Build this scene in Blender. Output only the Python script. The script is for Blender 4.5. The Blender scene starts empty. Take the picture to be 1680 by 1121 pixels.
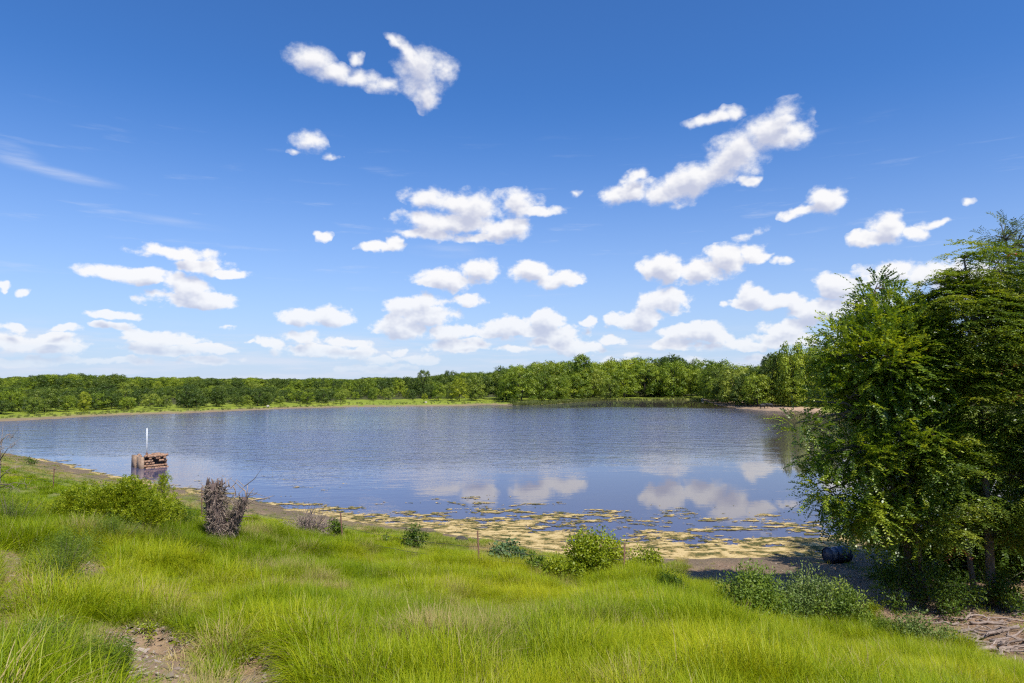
import bpy, math
import numpy as np
from mathutils import Vector, Matrix

R = math.radians
rng = np.random.default_rng(7)
sc = bpy.context.scene
COL = sc.collection

# ------------------------------------------------------------------ camera
FPX, CX, CY = 1120.0, 840.0, 560.5            # focal length and centre, in pixels of the photograph
PITCH = math.atan(65 / FPX)
CAMZ = 8.0
cam_d = bpy.data.cameras.new('camera')
cam = bpy.data.objects.new('camera', cam_d)
COL.objects.link(cam)
cam.location = (0, 0, CAMZ)
cam.rotation_euler = (math.pi / 2 + PITCH, 0, 0)
cam_d.sensor_width = 36
cam_d.lens = 36 * FPX / 1680
cam_d.clip_start = 0.1
cam_d.clip_end = 20000
sc.camera = cam

# ------------------------------------------------------------------ sun, exposure
SUN_EL, SUN_AZ = R(57), R(143)                # azimuth clockwise from +Y (the view direction)
sun_dir = Vector((math.sin(SUN_AZ) * math.cos(SUN_EL), math.cos(SUN_AZ) * math.cos(SUN_EL), math.sin(SUN_EL)))
sd = bpy.data.lights.new('sun', 'SUN')
sd.energy = 5.0
sd.angle = R(0.53)
sd.color = (1.0, 0.955, 0.88)
sun = bpy.data.objects.new('sun', sd)
COL.objects.link(sun)
sun.rotation_euler = (-sun_dir).to_track_quat('-Z', 'Y').to_euler()
sun.location = (40, -60, 90)
sc.view_settings.view_transform = 'Standard'
sc.view_settings.look = 'None'
sc.view_settings.exposure = 0.35
sc.view_settings.gamma = 1.0
sc.view_settings.use_curve_mapping = False
sc.render.engine = 'CYCLES'
cy = sc.cycles
cy.max_bounces = 6
cy.diffuse_bounces = 3
cy.glossy_bounces = 3
cy.transmission_bounces = 4
cy.transparent_max_bounces = 6
cy.caustics_reflective = False
cy.caustics_refractive = False
cy.sample_clamp_indirect = 6
cy.use_denoising = False
cy.filter_width = 1.25
cy.use_adaptive_sampling = True
cy.adaptive_threshold = 0.02
cy.adaptive_min_samples = 24
try:
    cy.denoiser = 'OPENIMAGEDENOISE'
    cy.denoising_input_passes = 'RGB_ALBEDO_NORMAL'
    cy.denoising_prefilter = 'ACCURATE'
except Exception:
    pass


def ray(px, py):
    u, v = (px - CX) / FPX, (py - CY) / FPX
    ca, sa = math.cos(PITCH), math.sin(PITCH)
    return np.array([u, ca + v * sa, sa - v * ca])


def project(x, y, z):
    ca, sa = math.cos(PITCH), math.sin(PITCH)
    dz = z - CAMZ
    d = y * ca + dz * sa
    d = np.where(d < 0.05, 0.05, d)
    up = -y * sa + dz * ca
    return CX + FPX * x / d, CY - FPX * up / d


def on_plane(px, py, z=0.0):
    d = ray(px, py)
    t = (z - CAMZ) / d[2]
    return d * t + np.array([0, 0, CAMZ])


# ------------------------------------------------------------------ node helpers
class NT:
    def __init__(s, tree):
        s.t, s.n, s.l = tree, tree.nodes, tree.links

    def new(s, kind, **kw):
        nd = s.n.new(kind)
        for k, v in kw.items():
            setattr(nd, k, v)
        return nd

    def put(s, sock, v):
        if isinstance(v, bpy.types.NodeSocket):
            s.l.new(v, sock)
        elif isinstance(v, bpy.types.Node):
            s.l.new(v.outputs[0], sock)
        else:
            if sock.type == 'RGBA' and len(v) == 3:
                v = (*v, 1)
            sock.default_value = v

    def math(s, op, a, b=None, c=None, clamp=False):
        nd = s.new('ShaderNodeMath', operation=op, use_clamp=clamp)
        s.put(nd.inputs[0], a)
        if b is not None: s.put(nd.inputs[1], b)
        if c is not None: s.put(nd.inputs[2], c)
        return nd.outputs[0]

    def mix(s, f, a, b, blend='MIX'):
        nd = s.new('ShaderNodeMix', data_type='RGBA', blend_type=blend)
        s.put(nd.inputs[0], f)
        s.put(nd.inputs[6], a)
        s.put(nd.inputs[7], b)
        return nd.outputs[2]

    def rng(s, v, a, b, c=0.0, d=1.0, smooth=False):
        nd = s.new('ShaderNodeMapRange', interpolation_type='SMOOTHSTEP' if smooth else 'LINEAR')
        s.put(nd.inputs[0], v)
        for i, q in enumerate((a, b, c, d)):
            s.put(nd.inputs[i + 1], q)
        return nd.outputs[0]

    def noise(s, vec, scale, detail=4, rough=0.55, dist=0.0, color=False):
        nd = s.new('ShaderNodeTexNoise')
        if vec is not None: s.put(nd.inputs['Vector'], vec)
        s.put(nd.inputs['Scale'], scale)
        s.put(nd.inputs['Detail'], detail)
        s.put(nd.inputs['Roughness'], rough)
        s.put(nd.inputs['Distortion'], dist)
        return nd.outputs[1 if color else 0]

    def attr(s, name, kind='GEOMETRY'):
        return s.new('ShaderNodeAttribute', attribute_name=name, attribute_type=kind).outputs['Fac']


# ------------------------------------------------------------------ world: physical sky with cumulus
def build_world():
    w = bpy.data.worlds.new('World')
    sc.world = w
    w.use_nodes = True
    w.cycles.sampling_method = 'MANUAL'
    w.cycles.sample_map_resolution = 512
    # x, y, half width, half height in photograph pixels, tilt in degrees, strength
    B = [(512, 96, 34, 24), (545, 120, 40, 17), (590, 126, 36, 15), (588, 95, 15, 9), (628, 140, 28, 13),
         (692, 118, 44, 40), (672, 90, 32, 16, -35), (650, 72, 18, 9, -30), (727, 117, 22, 20), (698, 158, 22, 24),
         (509, 233, 28, 16), (482, 252, 10, 4, 0, .45), (548, 257, 8, 5, 0, .45),
         (703, 326, 38, 17), (770, 342, 58, 26), (742, 366, 84, 20), (690, 361, 32, 15), (820, 376, 52, 18),
         (846, 336, 36, 22), (888, 349, 32, 9), (700, 386, 52, 10), (785, 388, 44, 9), (528, 389, 14, 8),
         (622, 405, 32, 8), (648, 399, 15, 10), (945, 315, 9, 5, 0, .4),
         (1262, 218, 62, 34, 25), (1202, 256, 64, 36, 32), (1132, 300, 54, 28, 22), (1090, 316, 42, 20),
         (1032, 318, 42, 16, 15), (1010, 322, 24, 15), (1040, 294, 22, 11, 25), (1166, 194, 42, 11, 8), (1198, 184, 20, 13),
         (1304, 217, 30, 25), (1290, 194, 28, 11), (1226, 296, 14, 10), (1358, 330, 32, 21), (1318, 346, 34, 9, 12),
         (1458, 374, 30, 24), (1436, 392, 40, 13), (1496, 379, 30, 13), (1532, 366, 34, 8, 6), (1590, 329, 12, 6, 0, .45),
         (1228, 384, 26, 9, 18, .6), (1090, 442, 44, 25), (1150, 444, 62, 23), (1192, 426, 42, 25, 15), (1226, 414, 28, 19), (1246, 426, 18, 10),
         (190, 448, 68, 14, -4), (244, 451, 30, 13), (290, 416, 64, 12), (330, 436, 44, 17), (372, 449, 44, 9),
         (306, 470, 42, 23), (316, 491, 76, 17), (489, 521, 36, 19), (542, 521, 46, 20),
         (740, 458, 62, 19), (790, 441, 40, 18), (870, 446, 42, 19), (912, 459, 42, 14, 8), (708, 464, 32, 10),
         (682, 496, 54, 15, 5, .75), (770, 490, 30, 12), (658, 538, 54, 20), (700, 516, 48, 23), (742, 546, 38, 17),
         (832, 537, 42, 18), (892, 526, 38, 22), (866, 542, 64, 11), (930, 547, 32, 17), (966, 530, 18, 9),
         (1094, 495, 46, 22), (1050, 521, 54, 22, 15), (1140, 542, 58, 17), (1172, 551, 26, 15), (1010, 528, 20, 9),
         (1235, 484, 36, 20), (1276, 493, 44, 15), (1215, 498, 28, 10), (1366, 470, 40, 21), (1340, 511, 68, 22),
         (1298, 536, 54, 17), (1292, 556, 56, 13), (1455, 452, 56, 28, 10, .8), (1512, 450, 44, 24, 0, .8),
         (1420, 500, 60, 24, 0, .7), (1228, 570, 28, 9), (1100, 566, 40, 9), (1165, 566, 30, 8, 0, .7),
         (268, 554, 66, 14), (280, 572, 92, 12), (66, 566, 78, 15), (40, 592, 62, 8, 0, .7), (190, 518, 44, 9), (183, 536, 34, 7, 0, .7),
         (28, 539, 32, 11), (104, 541, 24, 8, 0, .8), (500, 556, 36, 12, 0, .8), (530, 578, 76, 11, 0, .8), (592, 580, 28, 14),
         (760, 570, 56, 10, 0, .8), (910, 562, 52, 15), (955, 572, 44, 13), (1000, 560, 24, 9, 0, .8), (660, 577, 18, 8),
         (705, 588, 26, 6, 0, .6), (410, 562, 14, 6, 0, .8), (370, 537, 12, 5, 0, .5), (6, 467, 16, 9), (36, 473, 12, 7, 0, .6),
         (1290, 429, 14, 6, 0, .5), (1590, 470, 70, 40, 0, .7), (340, 592, 70, 7, 0, .6), (180, 592, 80, 7, 0, .6), (620, 604, 60, 6, 0, .5)]
    r3 = np.random.default_rng(33)      # small layered puffs low over the skyline
    for _ in range(30):
        yy = r3.uniform(548, 606)
        B.append((r3.uniform(-20, 1500), yy, r3.uniform(16, 48), r3.uniform(4, 8) * (1.3 if yy < 575 else 1), 0, .6))

    def ae(px, py):
        d = ray(px, py)
        d = d / np.linalg.norm(d)
        return math.atan2(d[0], d[1]), math.asin(d[2])
    blobs = []
    for b in B:
        x, y, rx, ry = b[:4]
        a0, e0 = ae(x, y)
        blobs.append((a0, e0, abs(ae(x + rx, y)[0] - a0) * (1.10 if y < 430 else 1.02), abs(ae(x, y - ry)[1] - e0) * (1.12 if y < 430 else 1.02),
                      b[4] if len(b) > 4 else 0, b[5] if len(b) > 5 else 1.0))

    def field_group(name, bl, generic, det):
        """(azimuth, elevation) in radians -> field value, > 0 inside a cloud"""
        g = bpy.data.node_groups.new(name, 'ShaderNodeTree')
        g.interface.new_socket('P', in_out='INPUT', socket_type='NodeSocketVector')
        g.interface.new_socket('F', in_out='OUTPUT', socket_type='NodeSocketFloat')
        t = NT(g)
        gi, go = t.new('NodeGroupInput'), t.new('NodeGroupOutput')
        P = gi.outputs[0]
        wv = t.new('ShaderNodeVectorMath', operation='SUBTRACT')
        t.put(wv.inputs[0], t.noise(P, 24, 3, .6, color=True))
        wv.inputs[1].default_value = (.5, .5, .5)
        wm = t.new('ShaderNodeVectorMath', operation='MULTIPLY')
        t.l.new(wv.outputs[0], wm.inputs[0])
        wm.inputs[1].default_value = (.050, .022, 0)
        wd = t.new('ShaderNodeVectorMath', operation='ADD')
        t.l.new(wm.outputs[0], wd.inputs[0])
        t.l.new(P, wd.inputs[1])
        sep = t.new('ShaderNodeSeparateXYZ')
        t.l.new(wd.outputs[0], sep.inputs[0])
        acc = None
        for (a0, e0, rx, ry, tilt, k) in bl:
            mp = t.new('ShaderNodeMapping', vector_type='TEXTURE')
            cb = t.new('ShaderNodeCombineXYZ')
            t.l.new(sep.outputs[0], cb.inputs[0])
            t.l.new(sep.outputs[1], cb.inputs[1])
            if acc is not None:                # z only keeps the evaluation in sequence; its scale makes it vanish
                t.l.new(acc, cb.inputs[2])
            t.put(mp.inputs['Vector'], cb.outputs[0])
            mp.inputs['Location'].default_value = (a0, e0, 0)
            mp.inputs['Rotation'].default_value = (0, 0, R(tilt))
            mp.inputs['Scale'].default_value = (rx, ry, 1e6)
            ln = t.new('ShaderNodeVectorMath', operation='LENGTH')
            t.l.new(mp.outputs[0], ln.inputs[0])
            f = t.math('MULTIPLY_ADD', ln.outputs['Value'], -k, k)
            acc = f if acc is None else t.math('SMOOTH_MAX', acc, f, 0.05)
        if generic:                            # cumulus going on round the rest of the sky
            mp = t.new('ShaderNodeMapping')
            t.put(mp.inputs['Vector'], P)
            mp.inputs['Scale'].default_value = (1, 2.2, 1)
            acc = t.rng(t.noise(mp.outputs[0], 5.0, 2, .5), .56, .72, -.6, .8)
        mp2 = t.new('ShaderNodeMapping')
        t.put(mp2.inputs['Vector'], P)
        mp2.inputs['Scale'].default_value = (1, 1.35, 1)
        n1 = t.noise(mp2.outputs[0], 25, det, .60)
        fr = t.math('ADD', t.math('MULTIPLY', acc, 1.35), t.math('MULTIPLY_ADD', n1, 2.9, -1.47))
        guard = t.rng(acc, -.75, -.2, -2.0, 0.0)   # no cloud where the layout has none
        t.l.new(t.math('ADD', fr, guard), go.inputs[0])
        return g

    t = NT(w.node_tree)
    t.n.clear()
    out = t.new('ShaderNodeOutputWorld')
    sky = t.new('ShaderNodeTexSky', sky_type='NISHITA')
    sky.sun_disc = False
    sky.sun_elevation = SUN_EL
    sky.sun_rotation = SUN_AZ
    sky.altitude = 100
    sky.air_density = 1.0
    sky.dust_density = 0.3
    sky.ozone_density = 2.5
    tc = t.new('ShaderNodeTexCoord')
    sx = t.new('ShaderNodeSeparateXYZ')
    t.l.new(tc.outputs['Generated'], sx.inputs[0])
    az = t.math('ARCTAN2', sx.outputs[0], sx.outputs[1])
    el = t.math('ARCSINE', sx.outputs[2])
    cmb = t.new('ShaderNodeCombineXYZ')
    t.l.new(az, cmb.inputs[0])
    t.l.new(el, cmb.inputs[1])
    # thin veil of stretched high cloud, and distant layers low down
    mp = t.new('ShaderNodeMapping')
    t.l.new(cmb.outputs[0], mp.inputs['Vector'])
    mp.inputs['Scale'].default_value = (2.6, 24, 1)
    st = t.noise(mp.outputs[0], 2.6, 5, .6)
    low = t.math('MULTIPLY', t.rng(st, .42, .68, 0, .6, True), t.rng(el, .045, .085, 1, 0, True))
    ci = t.math('MULTIPLY', t.rng(st, .57, .8, 0, .32, True), t.math('MULTIPLY', t.rng(el, .10, .16, 0, 1), t.rng(el, .24, .36, 1, 0)))
    veil = t.math('MAXIMUM', low, ci)
    tint = t.mix(1.0, sky.outputs[0], (0.40, 0.775, 1.25), 'MULTIPLY')
    hz = t.math('POWER', t.rng(el, .0, .42, 1, 0), 2.0)      # pale moist air towards the horizon
    tint = t.mix(t.math('MULTIPLY', hz, .85), tint, (5.0, 5.6, 7.0))
    for (cx_, cy_, rx_, ry_, tl, k_) in ((105, 287, 120, 13, -5, .55), (25, 256, 70, 26, -14, .5), (290, 365, 110, 10, -4, .25), (735, 412, 80, 16, 0, .3)):
        a0, e0 = ae(cx_, cy_)
        mp = t.new('ShaderNodeMapping', vector_type='TEXTURE')
        t.l.new(cmb.outputs[0], mp.inputs['Vector'])
        mp.inputs['Location'].default_value = (a0, e0, 0)
        mp.inputs['Rotation'].default_value = (0, 0, R(tl))
        mp.inputs['Scale'].default_value = (abs(ae(cx_ + rx_, cy_)[0] - a0), abs(ae(cx_, cy_ - ry_)[1] - e0), 1)
        ln = t.new('ShaderNodeVectorMath', operation='LENGTH')
        t.l.new(mp.outputs[0], ln.inputs[0])
        wisp = t.math('MULTIPLY', t.rng(ln.outputs['Value'], 1.0, .1, 0, k_, True), t.rng(st, .36, .66, .1, 1))
        veil = t.math('MAXIMUM', veil, wisp)
    clear = t.mix(veil, tint, (5.8, 6.2, 7.2))

    def background(color):
        bg = t.new('ShaderNodeBackground')
        bg.inputs['Strength'].default_value = 0.1
        t.l.new(color, bg.inputs['Color'])
        return bg.outputs[0]

    def cloudy(bl, generic=False):
        if not bl and not generic:
            return background(clear)
        fs = []
        for off, det in (((0, 0, 0), 9), ((.005, .015, 0), 3)):
            ad = t.new('ShaderNodeVectorMath', operation='ADD')
            t.l.new(cmb.outputs[0], ad.inputs[0])
            ad.inputs[1].default_value = off
            gr = t.new('ShaderNodeGroup', node_tree=field_group('cloud_field', bl, generic, det))
            t.l.new(ad.outputs[0], gr.inputs[0])
            fs.append(gr.outputs[0])
        soft = t.rng(el, .10, .42, .38, 1.15)
        dens = t.rng(fs[0], t.math('MULTIPLY', soft, -.35), soft, 0, 1, True)
        dens = t.math('MULTIPLY', dens, t.rng(el, .0, .05, 0, 1))
        dens = t.math('MULTIPLY', dens, t.rng(el, .02, .16, .74, .97))
        lit = t.rng(fs[1], -.05, 1.35, 1.0, 0.0, True)
        ccol = t.mix(lit, (4.5, 4.75, 5.9), (7.75, 7.7, 7.75))
        return background(t.mix(dens, clear, ccol))

    def split(val, edge, lo, hi):
        mx = t.new('ShaderNodeMixShader')
        t.l.new(t.math('GREATER_THAN', val, edge), mx.inputs[0])
        t.l.new(lo, mx.inputs[1])
        t.l.new(hi, mx.inputs[2])
        return mx.outputs[0]

    # the part of the sky with the laid-out clouds is evaluated in cells; each cell holds every cloud that can reach into it
    AZ, EL = [-.80, -.42, -.22, -.05, .10, .25, .42, .80], [.0, .085, .16, .28, .60]

    def cell(i, j):
        lo_a, hi_a, lo_e, hi_e = AZ[i], AZ[i + 1], EL[j], EL[j + 1]
        bl = []
        for q in blobs:
            a0, e0, rx, ry, tilt, k = q
            m = 1 + .75 / k
            ea = m * math.hypot(rx * math.cos(R(tilt)), ry * math.sin(R(tilt))) + .035
            ee = m * math.hypot(rx * math.sin(R(tilt)), ry * math.cos(R(tilt))) + .028
            if a0 + ea > lo_a and a0 - ea < hi_a and e0 + ee > lo_e and e0 - ee < hi_e:
                bl.append(q)
        return cloudy(bl)

    def rows(i, lo, hi):
        if hi - lo == 1: return cell(i, lo)
        m = (lo + hi) // 2
        return split(el, EL[m], rows(i, lo, m), rows(i, m, hi))

    def cols(lo, hi):
        if hi - lo == 1: return rows(lo, 0, len(EL) - 1)
        m = (lo + hi) // 2
        return split(az, AZ[m], cols(lo, m), cols(m, hi))
    inner = cols(0, len(AZ) - 1)
    rest = cloudy([], True)
    sh = split(az, AZ[0], rest, split(az, AZ[-1], split(el, EL[-1], inner, rest), rest))
    t.l.new(split(el, 0.0, background(clear), sh), out.inputs[0])


build_world()


# ------------------------------------------------------------------ numpy noise
def vnoise(x, y, seed=0):
    xi, yi = np.floor(x).astype(np.int64), np.floor(y).astype(np.int64)
    xf, yf = x - xi, y - yi
    u, v = xf * xf * (3 - 2 * xf), yf * yf * (3 - 2 * yf)

    def h(a, b):
        n = (a * 374761393 + b * 668265263 + seed * 982451653) & 0x7fffffff
        n = ((n ^ (n >> 13)) * 1274126177) & 0x7fffffff
        n = n ^ (n >> 16)
        return (n & 0xffff) / 65535.0
    return (h(xi, yi) * (1 - u) + h(xi + 1, yi) * u) * (1 - v) + (h(xi, yi + 1) * (1 - u) + h(xi + 1, yi + 1) * u) * v


def fbm(x, y, oct=4, seed=0):
    a, s, tot = 0.5, 0.0, 0.0
    for i in range(oct):
        s = s + a * vnoise(x, y, seed + i)
        tot += a
        x, y, a = x * 2.03 + 11.3, y * 2.03 + 5.7, a * 0.5
    return s / tot


def sstep(a, b, x):
    t = np.clip((x - a) / (b - a), 0, 1)
    return t * t * (3 - 2 * t)


# ------------------------------------------------------------------ mesh helpers
def mesh_np(name, V, polys, mat=None, attrs=None, smooth=False, mats=None, midx=None):
    """polys: list of integer arrays (n, k), k = 3 or 4. attrs: {name: per-face or per-vertex floats}"""
    V = np.asarray(V, dtype=np.float32)
    polys = [np.asarray(p, dtype=np.int32) for p in polys if len(p)]
    me = bpy.data.meshes.new(name)
    me.vertices.add(len(V))
    me.vertices.foreach_set('co', V.ravel())
    nl = sum(p.size for p in polys)
    nf = sum(len(p) for p in polys)
    me.loops.add(nl)
    me.loops.foreach_set('vertex_index', np.concatenate([p.ravel() for p in polys]))
    me.polygons.add(nf)
    ks = np.concatenate([np.full(len(p), p.shape[1], dtype=np.int32) for p in polys])
    st = np.concatenate([[0], np.cumsum(ks)[:-1]]).astype(np.int32)
    me.polygons.foreach_set('loop_start', st)
    if smooth:
        me.polygons.foreach_set('use_smooth', np.ones(nf, dtype=bool))
    for m in (mats or ([mat] if mat else [])):
        me.materials.append(m)
    if midx is not None:
        me.polygons.foreach_set('material_index', np.asarray(midx, dtype=np.int32))
    for k, a in (attrs or {}).items():
        a = np.asarray(a, dtype=np.float32)
        dom = 'POINT' if len(a) == len(V) and len(a) != nf else 'FACE'
        me.attributes.new(k, 'FLOAT', dom).data.foreach_set('value', a)
    me.update()
    me.validate()
    return me


def obj(name, me, parent=None, kind=None, label=None, cat=None, group=None):
    o = bpy.data.objects.new(name, me)
    COL.objects.link(o)
    if parent: o.parent = parent
    if kind: o['kind'] = kind
    if label: o['label'] = label
    if cat: o['category'] = cat
    if group: o['group'] = group
    return o


def thing(name, label, cat, loc, rz=0.0, group=None, scale=1.0):
    o = obj(name, None, label=label, cat=cat, group=group)
    o.empty_display_size = 0.3
    o.location = tuple(float(q) for q in loc)
    o.rotation_euler = (0, 0, rz)
    o.scale = (scale,) * 3
    return o


class Geo:
    """collects vertices and quads / triangles, with one float tone per face"""
    def __init__(s):
        s.V, s.Q, s.T, s.qt, s.tt, s.n = [], [], [], [], [], 0

    def add(s, V, quads=None, tris=None, tone=0.5):
        V = np.asarray(V, dtype=np.float64)
        if quads is not None and len(quads):
            s.Q.append(np.asarray(quads) + s.n)
            s.qt.append(np.broadcast_to(tone, (len(quads),)))
        if tris is not None and len(tris):
            s.T.append(np.asarray(tris) + s.n)
            s.tt.append(np.broadcast_to(tone, (len(tris),)))
        s.V.append(V)
        s.n += len(V)

    def tube(s, pts, rad, sides=6, tone=0.5, cap=True, jitter=0.0):
        pts = np.asarray(pts, dtype=np.float64)
        n = len(pts)
        rad = np.broadcast_to(np.asarray(rad, dtype=np.float64), (n,))
        tang = np.gradient(pts, axis=0)
        tang /= np.linalg.norm(tang, axis=1)[:, None] + 1e-9
        ref = np.array([0, 0, 1.0]) if abs(tang[:, 2]).mean() < 0.8 else np.array([1.0, 0, 0])
        a = np.cross(tang, ref)
        a /= np.linalg.norm(a, axis=1)[:, None] + 1e-9
        b = np.cross(tang, a)
        th = np.linspace(0, 2 * np.pi, sides, endpoint=False)
        rr = rad[:, None] * (1 + jitter * rng.uniform(-1, 1, (n, sides)))
        V = pts[:, None, :] + rr[..., None] * (np.cos(th)[None, :, None] * a[:, None, :] + np.sin(th)[None, :, None] * b[:, None, :])
        V = V.reshape(-1, 3)
        i = np.arange(n - 1)[:, None] * sides
        j = np.arange(sides)[None, :]
        j2 = (j + 1) % sides
        q = np.stack([i + j, i + j2, i + sides + j2, i + sides + j], -1).reshape(-1, 4)
        tris = None
        if cap:
            V = np.vstack([V, pts[:1], pts[-1:]])
            jj, k = np.arange(sides), (np.arange(sides) + 1) % sides
            o = (n - 1) * sides
            tris = np.vstack([np.stack([np.full(sides, n * sides), k, jj], -1), np.stack([np.full(sides, n * sides + 1), o + jj, o + k], -1)])
        s.add(V, q, tris, tone)

    def box(s, c, d, rz=0.0, tone=0.5, jit=0.0, tilt=(0, 0)):
        c, d = np.asarray(c, float), np.asarray(d, float) / 2
        v = np.array([[x, y, z] for x in (-1, 1) for y in (-1, 1) for z in (-1, 1)], float) * d
        v += rng.uniform(-1, 1, v.shape) * jit
        M = np.array(Matrix.Rotation(rz, 3, 'Z') @ Matrix.Rotation(tilt[0], 3, 'X') @ Matrix.Rotation(tilt[1], 3, 'Y'))
        s.add(v @ M.T + c, [[0, 1, 3, 2], [4, 6, 7, 5], [0, 4, 5, 1], [2, 3, 7, 6], [0, 2, 6, 4], [1, 5, 7, 3]], None, tone)

    def leaves(s, C, D, N, L, W, tone):
        """rhombic leaves: base points C, direction D, rough normal N, length L, width W (arrays)"""
        C = np.asarray(C, float)
        D = D / (np.linalg.norm(D, axis=1)[:, None] + 1e-9)
        S = np.cross(D, N)
        S /= np.linalg.norm(S, axis=1)[:, None] + 1e-9
        n = len(C)
        L, W = np.broadcast_to(L, (n,))[:, None], np.broadcast_to(W, (n,))[:, None]
        Nn = np.cross(S, D)
        mid = C + D * L * 0.45 - Nn * L * 0.05
        V = np.stack([C, mid + S * W * .5, C + D * L, mid - S * W * .5], 1).reshape(-1, 3)
        s.add(V, np.arange(4 * n).reshape(-1, 4), None, np.broadcast_to(tone, (n,)))

    def mesh(s, name, mat, smooth=False):
        V = np.vstack(s.V)
        P, t = [], []
        if s.Q:
            P.append(np.vstack(s.Q)); t.append(np.concatenate(s.qt))
        if s.T:
            P.append(np.vstack(s.T)); t.append(np.concatenate(s.tt))
        return mesh_np(name, V, P, mat, {'tone': np.concatenate(t)}, smooth)


def unit(n):
    v = rng.normal(size=(n, 3))
    return v / np.linalg.norm(v, axis=1)[:, None]


# ------------------------------------------------------------------ materials
def mat_new(name):
    m = bpy.data.materials.new(name)
    m.use_nodes = True
    t = NT(m.node_tree)
    t.n.clear()
    out = t.new('ShaderNodeOutputMaterial')
    return m, t, out


def foliage(name, dark, mid, light, trans=0.35, objvar=0.0, instancer=False, dry=None, rust=None, gloss=0.018):
    """leaf colours run dark -> mid -> light with the per-leaf 'tone'"""
    m, t, out = mat_new(name)
    tone = t.attr('tone')
    if instancer:
        tint = t.attr('tint', 'INSTANCER')
        tone = t.math('ADD', t.math('MULTIPLY', tone, .45), t.math('MULTIPLY', tint, .62))
    if objvar:
        oi = t.new('ShaderNodeObjectInfo')
        tone = t.math('ADD', tone, t.math('MULTIPLY_ADD', oi.outputs['Random'], objvar, -objvar / 2))
    rp = t.new('ShaderNodeValToRGB')
    e = rp.color_ramp.elements
    e[0].position, e[0].color = 0.0, (*dark, 1)
    e[1].position, e[1].color = 1.0, (*light, 1)
    x = rp.color_ramp.elements.new(0.5)
    x.color = (*mid, 1)
    t.l.new(tone, rp.inputs[0])
    col = rp.outputs[0]
    if dry:
        dr = t.attr('dry', 'INSTANCER') if instancer else 0.0
        bl = t.attr('tone')
        k = t.rng(t.math('ADD', dr, t.math('MULTIPLY', bl, .28)), .55, .75)
        col = t.mix(k, col, dry)
    if rust:
        col = t.mix(t.rng(t.attr('tone'), 1.4, 1.5), col, rust)
    df = t.new('ShaderNodeBsdfDiffuse')
    t.put(df.inputs[0], col)
    tr = t.new('ShaderNodeBsdfTranslucent')
    t.put(tr.inputs[0], t.mix(1.0, col, (1.25, 1.15, 0.55), 'MULTIPLY'))
    mx = t.new('ShaderNodeMixShader')
    mx.inputs[0].default_value = trans
    t.l.new(df.outputs[0], mx.inputs[1])
    t.l.new(tr.outputs[0], mx.inputs[2])
    gl = t.new('ShaderNodeBsdfGlossy')
    gl.inputs['Roughness'].default_value = 0.45
    m2 = t.new('ShaderNodeMixShader')
    m2.inputs[0].default_value = gloss
    t.l.new(mx.outputs[0], m2.inputs[1])
    t.l.new(gl.outputs[0], m2.inputs[2])
    t.l.new(m2.outputs[0], out.inputs[0])
    return m


def solid(name, a, b, scale=6.0, rough=0.8, bump=0.3, stretch=(1, 1, 1), metallic=0.0, detail=5, usetone=False, bdist=0.02):
    m, t, out = mat_new(name)
    tc = t.new('ShaderNodeTexCoord')
    mp = t.new('ShaderNodeMapping')
    t.l.new(tc.outputs['Object'], mp.inputs[0])
    mp.inputs['Scale'].default_value = stretch
    n = t.noise(mp.outputs[0], scale, detail, .62)
    f = t.rng(n, .3, .7)
    if usetone:
        f = t.math('ADD', t.math('MULTIPLY', f, .6), t.math('MULTIPLY', t.attr('tone'), .5), clamp=True)
    p = t.new('ShaderNodeBsdfPrincipled')
    t.put(p.inputs['Base Color'], t.mix(f, a, b))
    p.inputs['Roughness'].default_value = rough
    p.inputs['Metallic'].default_value = metallic
    if bump:
        bp = t.new('ShaderNodeBump')
        bp.inputs['Strength'].default_value = bump
        bp.inputs['Distance'].default_value = bdist
        t.l.new(n, bp.inputs['Height'])
        t.l.new(bp.outputs[0], p.inputs['Normal'])
    t.l.new(p.outputs[0], out.inputs[0])
    return m


M = {}
M['bark'] = solid('bark', (.055, .042, .032), (.17, .135, .10), 9, .9, .8, (1, 1, .25))
M['bark_far'] = solid('bark_far', (.022, .018, .014), (.05, .04, .032), 3, .9, 0)
M['deadwood'] = solid('deadwood', (.10, .072, .056), (.38, .29, .235), 14, .85, .6, (1, 1, .3), usetone=True)
M['stump'] = solid('stump_wood', (.030, .021, .020), (.17, .115, .095), 9, .9, .9, (1, 1, .35), usetone=True, bdist=.05)
M['vine'] = solid('dry_vine', (.040, .028, .021), (.37, .28, .215), 20, .9, 0, usetone=True)
M['brick'] = solid('old_brick', (.20, .095, .055), (.42, .26, .165), 5, .9, .7, usetone=True)
M['concrete'] = solid('weathered_concrete', (.20, .125, .08), (.38, .265, .18), 4, .9, .4)
M['white'] = solid('white_paint', (.72, .72, .70), (.82, .82, .80), 8, .45, .1)
M['rust'] = solid('rusty_steel', (.07, .035, .022), (.20, .10, .06), 30, .75, .3, metallic=.3)
M['wire'] = solid('fence_wire', (.06, .055, .05), (.14, .12, .10), 30, .6, 0, metallic=.5)
M['drum'] = solid('drum_paint', (.02, .03, .06), (.05, .06, .10), 7, .45, .15)
M['rock'] = solid('pale_rock', (.30, .26, .20), (.46, .42, .35), 3, .9, .5)
M['darkrock'] = solid('dark_rock', (.03, .027, .025), (.09, .075, .06), 5, .9, .6)
M['hide'] = solid('black_hide', (.012, .011, .010), (.03, .026, .022), 3, .7, 0)

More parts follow.
